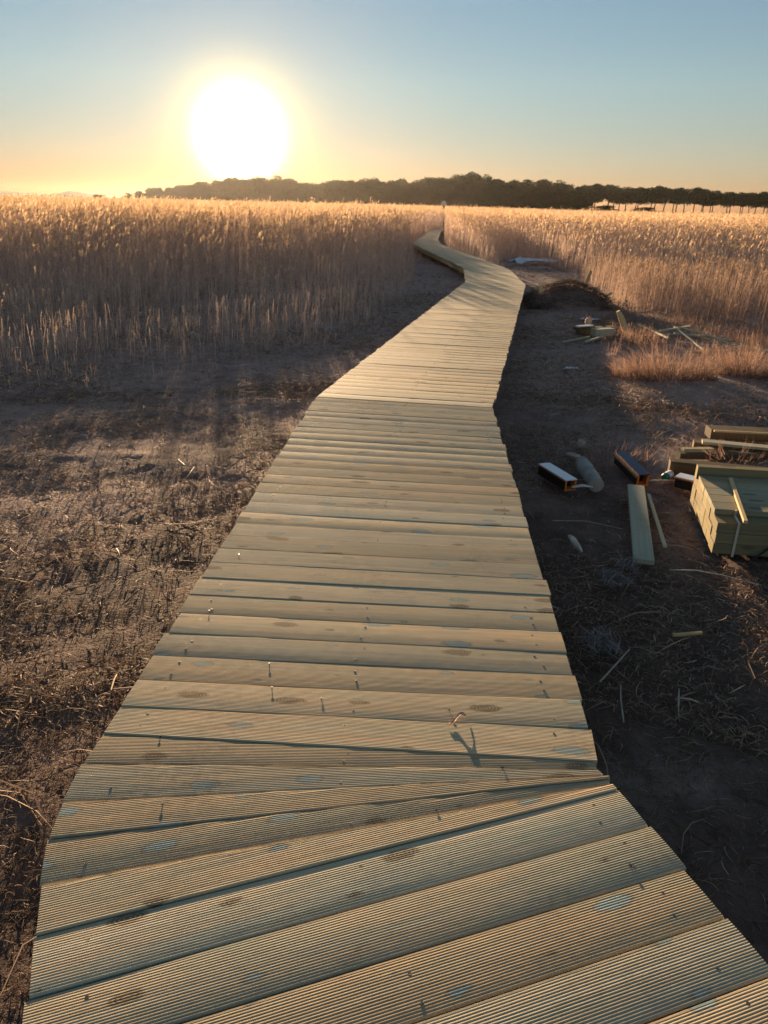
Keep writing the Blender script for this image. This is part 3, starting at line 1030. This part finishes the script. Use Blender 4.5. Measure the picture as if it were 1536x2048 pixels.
# beams and boards behind the stack
bar('timber_beam', M['weathered'], (2.115, 5.24, 0.06), (3.6, 4.86, 0.06), 0.10, 0.11, 'dark weathered beam lying just behind the timber stack', 'beam', None, 0.006)
bar('timber_beam', M['weathered'], (2.17, 5.06, 0.03), (3.4, 4.80, 0.03), 0.07, 0.05, 'thin dark beam squeezed between the weathered beam and the stack', 'beam', None, 0.005)
bar('pale_board', M['mint'], (2.60, 5.86, 0.075), (4.1, 5.38, 0.09), 0.095, 0.022, 'pale green board lying on dark timber behind the sunlit tuft', 'board', 'loose boards behind the stack')
bar('timber_beam', M['weathered'], (2.56, 5.93, 0.030), (4.1, 5.45, 0.030), 0.11, 0.06, 'dark timber under the pale green board', 'beam', None, 0.006)
bar('pale_board', M['paleoff'], (2.79, 6.10, 0.10), (4.4, 5.98, 0.09), 0.024, 0.016, 'narrow cream lath behind the pale green board', 'lath', 'loose boards behind the stack')
bar('timber_beam', M['weathered'], (2.82, 6.28, 0.04), (4.5, 6.14, 0.04), 0.16, 0.085, 'dark beam under the narrow cream lath', 'beam', None, 0.006)
bar('pale_board', M['mint'], (2.37, 5.665, 0.065), (2.62, 5.69, 0.065), 0.055, 0.02, 'short pale green offcut beside the dark beam behind the stack', 'board', 'loose boards behind the stack')
bar('timber_beam', M['weathered'], (2.33, 5.64, 0.025), (3.0, 5.68, 0.025), 0.09, 0.05, 'short dark timber beneath the short green offcut', 'beam', None, 0.005)

# flat board and lath on the ground
bar('pale_board', M['mint'], (1.745, 4.83, 0.045), (1.435, 3.665, 0.035), 0.112, 0.026, 'flat pale green board lying alone on dark soil', 'board', None, 0.003)
bar('thin_lath', M['mint'], (1.80, 4.72, 0.03), (1.63, 3.89, 0.025), 0.022, 0.014, 'thin pale lath lying beside the flat green board', 'lath', None, 0.002)


def hollow_box(loc, rz, L, wd, ht, topmat, label, tilt=0.0):
    root = empty('box_offcut', loc, label, 'box offcut', 'orange hollow box offcuts')
    root.rotation_euler = (0, tilt, rz)
    th = 0.012
    k = MB()
    k.box((L, wd, th), Matrix.Translation((0, 0, th / 2)), rcol(), 0, 0.001)
    for s in (-1, 1):
        k.box((L, th, ht - th - 0.0005), Matrix.Translation((0, s * (wd - th) / 2, th + (ht - th) / 2)), rcol(), 0, 0.001)
    k.build('shell', M['orange'], root)
    k = MB(); k.box((L + 0.004, wd + 0.004, 0.008), Matrix.Translation((0, 0, ht + 0.0045)), rcol(), 0, 0.001)
    k.build('top_panel', topmat, root)
    k = MB(); k.box((L * 0.8, wd - 2 * th - 0.004, ht - th - 0.008), Matrix.Translation((0.015, 0, th + (ht - th) / 2 - 0.002)), rcol(), 0, 0.001)
    k.build('dark_inside', M['dark_in'], root)  # near-black block set inside the otherwise hollow shell
    k = MB(); k.box((L * 0.98, 0.003, ht * 0.85), Matrix.Translation((0.002 * 0, (wd / 2 + 0.0022), ht * 0.48)), rcol(), 0, 0.0005)
    k.build('side_panel', M['dark_in'], root)
    return root


hollow_box((1.225, 4.975, 0.012), math.atan2(-0.32, 0.115) + math.pi, 0.36, 0.088, 0.075, M['white_top'], 'open orange box offcut with a white top beside the grey log')
hollow_box((1.815, 5.185, 0.012), math.atan2(-0.36, 0.05) + math.pi, 0.40, 0.085, 0.085, M['navy_top'], 'orange box offcut with a navy top above the flat green board', -0.1)
hollow_box((2.20, 4.86, 0.012), math.atan2(-0.22, 0.26) + math.pi, 0.32, 0.10, 0.075, M['white_top'], 'orange box offcut with a pale top half hidden behind the timber stack')

k = MB()
pts = np.array([(1.468, 5.26, 0.065), (1.468, 5.1, 0.063), (1.466, 4.95, 0.062), (1.462, 4.80, 0.06)])
k.tube(pts - np.array([1.465, 5.0, 0]), [0.052, 0.055, 0.054, 0.052], 16)
tag(k.build('grey_log', M['log'], None, (1.465, 5.0, 0), smooth=False), 'short round grey log lying beside the white topped box', 'log')

k = MB()     # curled white scrap: a quarter of a pipe
a = np.linspace(0.15, 2.3, 9)
rows = []
for i, u in enumerate(np.linspace(-0.075, 0.075, 7)):
    wob = 0.036 * (1 - 0.35 * abs(i - 3) / 3)
    rows.append(np.stack([np.full(9, u), np.cos(a) * wob, np.sin(a) * wob], -1))
P = np.array(rows)
k.grid(P); k.grid(P * np.array([1, 0.94, 0.94]))
tag(k.build('curled_scrap', M['chalk'], None, (1.365, 4.80, 0.028), (0, 0, 0.12)), 'curled white scrap between the white topped box and the log', 'scrap')


def lump(name, mat, loc, size, seed, label, cat, rot=(0, 0, 0), group=None, pw=0.85):
    """an irregular chunk"""
    u = np.linspace(0.0, math.pi, 11); v = np.linspace(0, 2 * math.pi, 16, endpoint=False)
    U, Vv = np.meshgrid(u, v, indexing='ij')
    nr = 1 + pw * (fbm(np.cos(Vv) * np.sin(U) * 2.6 + 3 + U * 1.5, np.sin(Vv) * np.sin(U) * 2.6 + U * 1.8 + 5, seed) - 0.5) * 2
    P = np.stack([np.sin(U) * np.cos(Vv) * nr * size[0], np.sin(U) * np.sin(Vv) * nr * size[1], np.cos(U) * nr * size[2]], -1)
    k = MB()
    k.grid(P, None, (0.5, 0.5, 0.5), 0, wrap=True)
    return tag(k.build(name, mat, None, loc, rot, smooth=True), label, cat, group)


lump('wood_chunk', M['cane'], (1.60, 5.84, 0.03), (0.036, 0.022, 0.038), 3, 'pale rounded wood chunk behind the grey log', 'wood chunk', (0.3, 0.2, 0))
lump('wood_chunk', M['cane'], (1.475, 5.57, 0.02), (0.06, 0.03, 0.02), 4, 'flat pale wood chunk at the far end of the grey log', 'wood chunk', (0, 0.1, -0.5))
lump('wood_chunk', M['chalk'], (1.115, 3.90, 0.025), (0.018, 0.10, 0.018), 6, 'bleached finger shaped wood piece near the boardwalk edge', 'wood chunk', (0.05, 0, 0.15), None, 0.5)
lump('wood_chunk', M['debris'], (3.28, 12.45, 0.12), (0.05, 0.04, 0.06), 8, 'small tan wood chunk above the scrap planks by the tall grass', 'wood chunk')

# crushed bottle
root = empty('plastic_bottle', (2.05, 5.10, 0.03), 'small white bottle with green base beside the dark beam', 'bottle', None, 0.8)
k = MB(); k.tube([(0, 0, 0.0), (0.03, 0, 0.002), (0.07, 0, 0.004), (0.085, 0, 0.004), (0.10, 0, 0.004)], [0.028, 0.030, 0.028, 0.015, 0.012], 12)
k.build('body', M['plastic'], root, smooth=True)
k = MB(); k.tube([(-0.03, 0, -0.001), (-0.012, 0, 0), (0.001, 0, 0.0)], [0.024, 0.0305, 0.0305], 12)
k.build('base', M['green_pl'], root, smooth=True)

bar('wood_splinter', M['paleoff'], (1.33, 2.91, 0.035), (1.475, 2.945, 0.03), 0.016, 0.012, 'short yellow wood splinter lying alone on dark straw', 'splinter', None, 0.002)


def cane(pts, r, label, mat='cane'):
    k = MB()
    p0 = Vector(pts[0])
    k.tube([tuple(Vector(q) - p0) for q in pts], [r] * (len(pts) - 1) + [r * 0.6], 6)
    return tag(k.build('reed_cane', M[mat], None, p0, smooth=True), label, 'cane', 'loose canes on the soil')


cane([(0.90, 2.54, 0.03), (0.98, 2.63, 0.045), (1.085, 2.76, 0.05)], 0.0042, 'straight grey cane lying near the boardwalk bend')
cane([(1.55, 3.58, 0.03), (1.68, 3.55, 0.045), (1.80, 3.50, 0.045), (1.96, 3.43, 0.03)], 0.0042, 'long pale cane lying in front of the timber stack')
cane([(1.90, 5.00, 0.03), (2.02, 5.0, 0.035), (2.16, 5.03, 0.03)], 0.006, 'short pale cane beside the half hidden orange box')
cane([(1.05, 4.25, 0.02), (1.25, 4.22, 0.035), (1.45, 4.12, 0.03)], 0.003, 'thin pale cane between the boardwalk and the flat green board')
cane([(0.93, 2.30, 0.02), (0.95, 2.42, 0.04), (0.98, 2.52, 0.035)], 0.004, 'short bleached cane crossing close to the boardwalk')
cane([(-1.55, 5.25, 0.02), (-1.45, 5.05, 0.05), (-1.36, 4.98, 0.06), (-1.38, 4.80, 0.03)], 0.004, 'kinked tan cane on the soil left of the walk')
cane([(-1.48, 3.70, 0.02), (-1.44, 3.62, 0.04), (-1.42, 3.58, 0.03)], 0.005, 'bright hooked cane bit on dark straw left of the walk')

# further off: laths, log, planks, mound, sheet
LATHS = [((4.18, 12.73, 0.05), (4.05, 10.88, 0.12), 'leaning back to the tall grass'), ((4.10, 11.69, 0.08), (4.62, 11.6, 0.20), 'arched highest on the heap'),
         ((4.39, 11.50, 0.20), (4.95, 11.62, 0.06), 'sloping down behind the heap'), ((4.44, 11.75, 0.16), (4.40, 10.40, 0.04), 'pointing towards the boardwalk'),
         ((4.22, 10.94, 0.06), (5.6, 10.30, 0.05), 'longest along the ground'), ((4.20, 10.35, 0.03), (5.5, 10.70, 0.04), 'nearest to the broad tuft'),
         ((4.3, 11.35, 0.12), (5.15, 11.25, 0.05), 'through the middle of the heap'), ((4.62, 11.55, 0.16), (4.98, 11.0, 0.05), 'short and steep in the heap'),
         ((3.9, 11.62, 0.03), (4.5, 11.45, 0.10), 'reaching out to the tilted log'), ((4.9, 10.75, 0.06), (6.2, 10.45, 0.05), 'running off beyond the heap')]
for a, b_, d in LATHS:
    bar('thin_lath', M['mint'], a, b_, 0.035, 0.02, 'greenish lath ' + d + ' by the tall grass', 'lath', 'laths in the loose heap', 0.002)

k = MB()
pts = np.array([(3.76, 11.80, -0.03), (3.70, 11.80, 0.10), (3.61, 11.80, 0.27), (3.55, 11.80, 0.37)])
k.tube(pts - pts[0], [0.045, 0.048, 0.044, 0.028], 12)
tag(k.build('tilted_log', M['paleoff'], None, pts[0], smooth=True), 'sunlit pale log stuck tilted in the ground before the tall grass', 'log')
SCR = [((2.84, 11.45, 0.14), (3.14, 11.62, 0.14), 0.11, 0.05, 'dark offcut with bright top on the scrap heap', 'weathered'),
       ((2.51, 10.84, 0.03), (3.0, 11.25, 0.05), 0.04, 0.025, 'long pale plank at the front of the scrap heap', 'mint'),
       ((2.86, 10.9, 0.03), (3.2, 11.25, 0.06), 0.05, 0.025, 'second pale plank fanned out at the front of the scrap heap', 'mint'),
       ((3.1, 11.40, 0.10), (3.42, 11.52, 0.10), 0.14, 0.10, 'greenish block at the end of the scrap heap', 'mint'),
       ((2.95, 11.75, 0.06), (3.55, 11.95, 0.07), 0.12, 0.10, 'dark beam at the back of the scrap heap', 'weathered')]
for a, b_, w_, h_, lab, mm in SCR:
    bar('scrap_plank', M[mm], a, b_, w_, h_, lab, 'plank', 'offcuts of the scrap heap', 0.004)
bar('scrap_plank', M['white_top'], (2.86, 11.43, 0.178), (3.1, 11.57, 0.178), 0.08, 0.012, 'white strip lying on the dark offcut of the scrap heap', 'strip', None, 0.001)

# mound of soil and straw
k = MB()
u = np.linspace(-1, 1, 60)
X, Y = np.meshgrid(u, u, indexing='ij')
rr = np.hypot(X, Y)
Z = 0.44 * np.clip(1 - rr ** 1.6, 0, 1) ** 0.9 * (0.75 + 0.5 * fbm(X * 3, Y * 3, 7)) + (fbm(X * 11, Y * 11, 12) - 0.5) * 0.09 - 0.05
k.grid(np.stack([X * 0.95, Y * 0.8, Z], -1))
mroot = empty('soil_mound', (3.62, 15.6, 0), 'dark mound of dug soil and reed roots beside the boardwalk bend', 'mound')
k.build('soil', M['soil'], mroot, smooth=True)
n = 2600
xx, yy = rng.uniform(-0.9, 0.9, n), rng.uniform(-0.75, 0.75, n)
zz = np.maximum(0.44 * np.clip(1 - np.hypot(xx / .95, yy / .8) ** 1.6, 0, 1) ** 0.9, 0)
a = rng.uniform(0, 6.28, n); d = unit(a); tt = np.linspace(-.5, .5, 3)
L = rng.uniform(0.06, 0.3, n)
P = np.stack([xx, yy, zz + 0.02], -1)[:, None] + d[:, None] * (L[:, None] * tt)[..., None]
P[..., 2] += rng.normal(0, 0.25, (n, 1)) * L[:, None] * tt + rng.uniform(0, 0.05, (n, 1))
k = MB()
mv = rng.uniform(0, 1, (n, 1))
ribbons(k, P, np.full((n, 3), 0.004), np.cross(d, [0, 0, 1.0]) + np.array([0, 0, 0.4]), np.array([0.08, 0.055, 0.04]) * (1 - mv) + np.array([0.24, 0.17, 0.11]) * mv)
o = k.build('straw', M['straw'], mroot); o['kind'] = 'stuff'
OFF = [((3.02, 15.35, 0.20), (3.03, 15.38, 0.38), 0.06, 'upright pale offcut at the near end of the mound'), ((3.30, 15.6, 0.36), (3.45, 15.65, 0.42), 0.06, 'flat yellow offcut on the mound crest'),
       ((3.95, 15.7, 0.24), (4.08, 15.75, 0.66), 0.06, 'tall leaning offcut stuck in the mound'), ((4.14, 15.6, 0.22), (4.22, 15.65, 0.34), 0.09, 'stubby pale offcut beside the tall leaning one'),
       ((3.62, 15.6, 0.42), (3.72, 15.62, 0.47), 0.05, 'small tan offcut at the top of the mound'), ((4.38, 15.5, 0.20), (4.50, 15.55, 0.26), 0.05, 'small pale offcut at the low end of the mound')]
for a, b_, w_, lab in OFF:
    bar('wood_offcut', M['paleoff'], a, b_, w_, w_ * 0.6, lab, 'offcut', 'pale offcuts on the soil mound', 0.003)


def sheet(name, mat, loc, sx_, sy_, hz_, seed, label, rz=0.0):
    u = np.linspace(-0.5, 0.5, 26)
    X, Y = np.meshgrid(u, u, indexing='ij')
    Z = hz_ * fbm(X * 5 + 9, Y * 5 + 2, seed, 3) * (1 - 0.6 * np.hypot(X, Y))
    k = MB()
    P = np.stack([X * sx_ * (1 + 0.3 * fbm(Y * 4, Y * 0, seed + 1)), Y * sy_ * (1 + 0.3 * fbm(X * 4, X * 0, seed + 2)), Z], -1)
    k.grid(P)
    return tag(k.build(name, mat, None, loc, (0, 0, rz), smooth=True), label, 'plastic sheet')


sheet('plastic_sheet', M['plastic'], (4.9, 26.8, 0.02), 1.5, 0.55, 0.34, 31, 'crumpled white plastic sheet at the foot of the reed wall', 0.5)
sheet('plastic_scrap', M['plastic'], (2.25, 9.05, 0.01), 0.14, 0.06, 0.03, 35, 'small bluish plastic scrap on bare soil before the scrap heap')
sheet('plastic_scrap', M['plastic'], (3.55, 15.0 - 1.6, 0.01), 0.30, 0.12, 0.05, 37, 'bluish plastic scrap on bare soil beside the soil mound')


def withered(loc, n, rad, label):
    """matted bunch of bleached stalks"""
    a = rng.normal(0.9, 0.8, n); d = unit(a)
    L = rng.uniform(0.05, 0.14, n)
    c0 = np.stack([rng.uniform(-1.3, 1.3, n) * rad, rng.uniform(-1.6, 1.6, n) * rad, np.abs(rng.normal(0.015, 0.012, n))], -1)
    tt = np.linspace(-.5, .5, 4)
    P = c0[:, None] + d[:, None] * (L[:, None] * tt)[..., None]
    P[..., 2] += 0.012 - 0.1 * (tt ** 2)[None] * L[:, None] + 0.02
    k = MB()
    ribbons(k, P, np.array([.5, 1, 1, .4])[None] * rng.uniform(0.0015, 0.0035, (n, 1)), np.cross(d, [0, 0, 1.0]) + np.array([0, 0, .3]), np.array([0.27, 0.245, 0.235]) * rng.uniform(0.5, 1.2, (n, 1)))
    return tag(k.build('withered_bunch', M['straw'], None, loc), label, 'withered stalks', 'bleached stalk bunches')


withered((1.22, 3.45, 0.0), 70, 0.05, 'bleached stalk bunch in front of the flat green board')
withered((0.98, 2.82, 0.0), 90, 0.05, 'bleached stalk bunch nearest to the boardwalk edge')
withered((1.33, 3.62, 0.0), 40, 0.04, 'small bleached bunch at the near end of the flat green board')

# dry flake on the deck: a small crumpled curl with two horns
k = MB()
u = np.linspace(-1, 1, 13); v = np.linspace(-1, 1, 7)
U, Vv = np.meshgrid(u, v, indexing='ij')
wd_ = 0.010 * (1 - 0.75 * np.abs(U) ** 1.5) * (0.7 + 0.6 * vnoise(U * 4 + 5, U * 0, 3))
X = U * 0.036 + Vv * 0.003
Y = 0.010 * np.sin(U * 2.2) + Vv * wd_
Z = 0.0025 + 0.010 * np.clip(1 - (U - 0.35) ** 2 * 2.4, 0, 1) + 0.004 * np.abs(Vv) * (1 - U ** 2) + 0.003 * vnoise(U * 6 + 3, Vv * 3 + 3, 4)
top = np.stack([X, Y, Z], -1)
k.grid(top); k.grid(top[:, ::-1] - np.array([0, 0, 0.0012]))
tag(k.build('dry_flake', M['debris'], None, (0.245, 1.905, DECK + 0.001), (0, 0, 0.35), smooth=True), 'curled pinkish dry flake lying on the planks near the bend', 'flake')

NAILS = [(-0.36, 2.05, .009), (-0.19, 2.0, .006), (-0.39, 2.19, .006), (-0.66, 3.05, .006), (-0.68, 2.54, .008), (-0.575, 1.525, .008), (0.225, 1.955, .008), (-0.66, 1.80, .006), (0.36, 1.70, .006), (0.16, 1.53, .006), (0.63, 1.36, .006)]
ND = ['tallest, inside the straight edge', 'alone and thin, toward the middle', 'on the plank behind the tallest', 'far up by the long straight edge', 'tall and dark by the straight edge', 'on the first fanned plank',
      'just behind the dry flake', 'at the corner of the fan', 'at the narrow end of the fan', 'at the middle of the fan', 'on the wide plank by the outer edge']
for (x, y, hgt_), d in zip(NAILS, ND):
    hgt_ *= 0.55
    root = empty('deck_nail', (x, y, DECK), 'small dark nail standing proud of the deck ' + d, 'nail', 'nails standing proud of the deck')
    k = MB(); k.tube([(0, 0, -0.006), (0, 0, hgt_)], [0.0016, 0.0016], 8); k.build('shank', M['strap_k'], root)
    k = MB(); k.tube([(0, 0, hgt_), (0, 0, hgt_ + 0.0014)], [0.0042, 0.0042], 10); k.build('head', M['strap_k'], root)

# pale round marker far down the walk
root = empty('round_marker', (4.46, 68, 0), 'small pale round marker on a dark post far down the boardwalk', 'marker')
k = MB(); k.tube([(0, 0, -0.1), (0, 0, 1.85)], [0.09, 0.08], 8); k.build('post', M['darkpost'], root)
k = MB(); k.tube([(0, -0.10, 1.98), (0, -0.14, 1.98)], [0.2, 0.2], 20); k.build('plate', M['sign'], root)


# ------------------------------------------------------------------ the pine wood
def pine_meshes(seed, H, Rc, base, lean=0.0):
    """trunk and crown meshes of one pine; H height, Rc crown radius, base = crown base fraction"""
    rr = np.random.default_rng(seed)
    tr = MB()
    hs = np.linspace(0, H * 0.82, 7)
    wob = np.cumsum(rr.normal(0, 0.10, (7, 2)), 0) + np.outer(hs / H, [lean, 0])
    wob[0] = 0
    pts = np.concatenate([wob, hs[:, None]], 1)
    tr.tube(pts, np.linspace(0.24, 0.07, 7) * H / 11, 8)
    blobs = []
    nb = 26 if base > 0.3 else 30
    for i in range(nb):
        a = rr.uniform(0, 2 * np.pi)
        f = rr.uniform(0, 1)
        zc = base + (1 - base) * ((0.12 if base > 0.3 else 0.05) + (0.78 if base > 0.3 else 0.85) * f)
        env = math.sin(math.pi * min(1, 0.22 + 0.72 * f)) ** 0.7 if base > 0.3 else 0.5 + 0.5 * math.sin(math.pi * min(1, 0.3 + 0.65 * f))
        rad = Rc * env * rr.uniform(0.15, 0.9)
        c = np.array([math.cos(a) * rad + pts[5][0], math.sin(a) * rad + pts[5][1], H * zc])
        s = Rc * rr.uniform(0.26, 0.46)
        blobs.append((c, s))
        if i % 2 == 0:
            st = pts[3 + (i % 3)]
            mid = (st + c) / 2 + np.array([0, 0, -0.3])
            tr.tube([st, mid, c], [0.07 * H / 11, 0.05 * H / 11, 0.02], 5)
    blobs.append((np.array([pts[5][0], pts[5][1], H * 0.93]), Rc * 0.36))
    cr = MB()
    for c, s in blobs:
        n = 150
        v = rr.normal(0, 1, (n, 3)); v /= np.linalg.norm(v, axis=1)[:, None]
        q = rr.uniform(0.45, 1.05, n)[:, None]
        pos_ = c + v * q * s * np.array([1.15, 1.15, 0.72])
        sz = rr.uniform(0.10, 0.24, n) * H / 11
        d1 = rr.normal(0, 1, (n, 3)); d1 /= np.linalg.norm(d1, axis=1)[:, None]
        d2 = np.cross(d1, rr.normal(0, 1, (n, 3))); d2 /= np.linalg.norm(d2, axis=1)[:, None]
        V = np.stack([pos_ - d1 * sz[:, None] * 1.5, pos_ + d2 * sz[:, None], pos_ + d1 * sz[:, None] * 1.5, pos_ - d2 * sz[:, None]], 1).reshape(-1, 3)
        F = np.arange(n * 4).reshape(n, 4)
        g = rr.uniform(0.6, 1.3, (n, 1))
        colr = np.array([0.036, 0.056, 0.026]) * g * rr.uniform(0.8, 1.25)
        cr.add(V, F, None, np.repeat(colr, 4, 0))
    return tr.mesh('trunk', M['bark'], True), cr.mesh('crown', M['needle'])


UMB = [pine_meshes(100 + i, 11, 4.3 + 0.35 * (i % 3), 0.43 + 0.03 * (i % 2), random.uniform(-.5, .5)) for i in range(5)]
BUSHY = [pine_meshes(200 + i, 11, 3.6 + 0.4 * (i % 3), 0.10, random.uniform(-.5, .5)) for i in range(5)]
SKYAZ = np.array([-17.54, -16.69, -15.7, -12.32, -9.92, -7.85, -6.99, -6.47, -5.07, -2.95, -1.55, -0.13, 2.33, 4.08, 5.47, 7.22, 9.31, 11.37, 13.73, 16.07, 19.28, 22.09, 24.97, 40])
SKYEL = np.array([0.35, 0.68, 0.80, 1.27, 1.59, 1.71, 1.41, 1.16, 1.29, 1.57, 1.79, 1.63, 1.88, 2.04, 2.16, 2.03, 1.81, 1.69, 1.60, 1.48, 1.46, 1.36, 1.26, 1.1])
DAZ = np.array([-19, -17, -10, 0, 6, 14, 20, 28, 40]); DDI = np.array([520, 500, 380, 290, 262, 300, 345, 400, 470])


def pine(azd, dist, H, bushy, label, group):
    tm, cm = random.choice(BUSHY if bushy else UMB)
    o = bpy.data.objects.new('pine_tree', None)
    COL.objects.link(o)
    o.location = (math.sin(R(azd)) * dist, math.cos(R(azd)) * dist, -0.05)
    s = H / 11.3
    o.scale = (s * random.uniform(1.1, 1.35), s * random.uniform(1.1, 1.35), s)
    o.rotation_euler[2] = random.uniform(0, 6.28)
    tag(o, label, 'tree', group)
    for nm, me in (('trunk', tm), ('crown', cm)):
        c_ = bpy.data.objects.new(nm, me)
        COL.objects.link(c_)
        c_.parent = o
    return o


a = -17.2
first = True
while a < 31:
    dist = float(np.interp(a, DAZ, DDI))
    el = float(np.interp(a, SKYAZ, SKYEL))
    step = math.degrees(4.4 / dist)
    top = dist * math.tan(R(el)) + EYE
    right = a > 14.2
    H = top * random.uniform(0.9, 1.05)
    if right:
        pine(a + random.uniform(-.2, .2), dist, H, False, 'dark umbrella pine with bare trunk and bright gap below its crown', 'pines with bare trunks before the bright water')
        if random.random() < 0.85:
            pine(a + random.uniform(-.5, .5), dist + random.uniform(6, 20), H * 0.97, False, 'dark umbrella pine with bare trunk and bright gap below its crown', 'pines with bare trunks before the bright water')
    else:
        lab, grp = 'dark dense pine in the closed wood on the horizon', 'pines of the closed wood'
        if first:
            lab, grp = 'small pine at the very end of the wood, next to the far hills', None
            first = False
        pine(a + random.uniform(-.2, .2), dist, H, random.random() < 0.6, lab, grp)
        pine(a + random.uniform(-.5, .5), dist + random.uniform(8, 20), H * random.uniform(0.85, 1.02), True, 'dark dense pine in the closed wood on the horizon', 'pines of the closed wood')
        pine(a + random.uniform(-.5, .5), dist + random.uniform(18, 34), H * random.uniform(0.95, 1.06), True, 'dark dense pine in the closed wood on the horizon', 'pines of the closed wood')
        pine(a + random.uniform(-.5, .5), dist - random.uniform(5, 14), H * random.uniform(0.5, 0.85), True, 'dark dense pine in the closed wood on the horizon', 'pines of the closed wood')
    a += step * random.uniform(0.8, 1.25)


def far_bush(azd, dist, h_, w_, label, group='lone bushes on the far edge of the marsh'):
    o = bpy.data.objects.new('far_bush', None)
    COL.objects.link(o)
    o.location = (math.sin(R(azd)) * dist, math.cos(R(azd)) * dist, 0)
    s = h_ / 10.5
    o.scale = (w_ / 8.0, w_ / 8.0, s)
    tag(o, label, 'bush', group)
    tm, cm = random.choice(BUSHY)
    for nm, me in (('trunk', tm), ('crown', cm)):
        c_ = bpy.data.objects.new(nm, me)
        COL.objects.link(c_)
        c_.parent = o


far_bush(-20.1, 480, 3.2, 7, 'tiny round bush on the horizon before the far hills')
far_bush(-18.2, 470, 4.2, 7, 'small bush on the horizon between the hills and the wood')
far_bush(12.6, 285, 4.0, 8, 'low dark bush under the pines where the bright gap begins')
far_bush(15.0, 300, 3.0, 9, 'flat dark bush below the bright gap under the pines')
far_bush(17.6, 320, 2.7, 10, 'long flat bush below the middle of the bright gap')
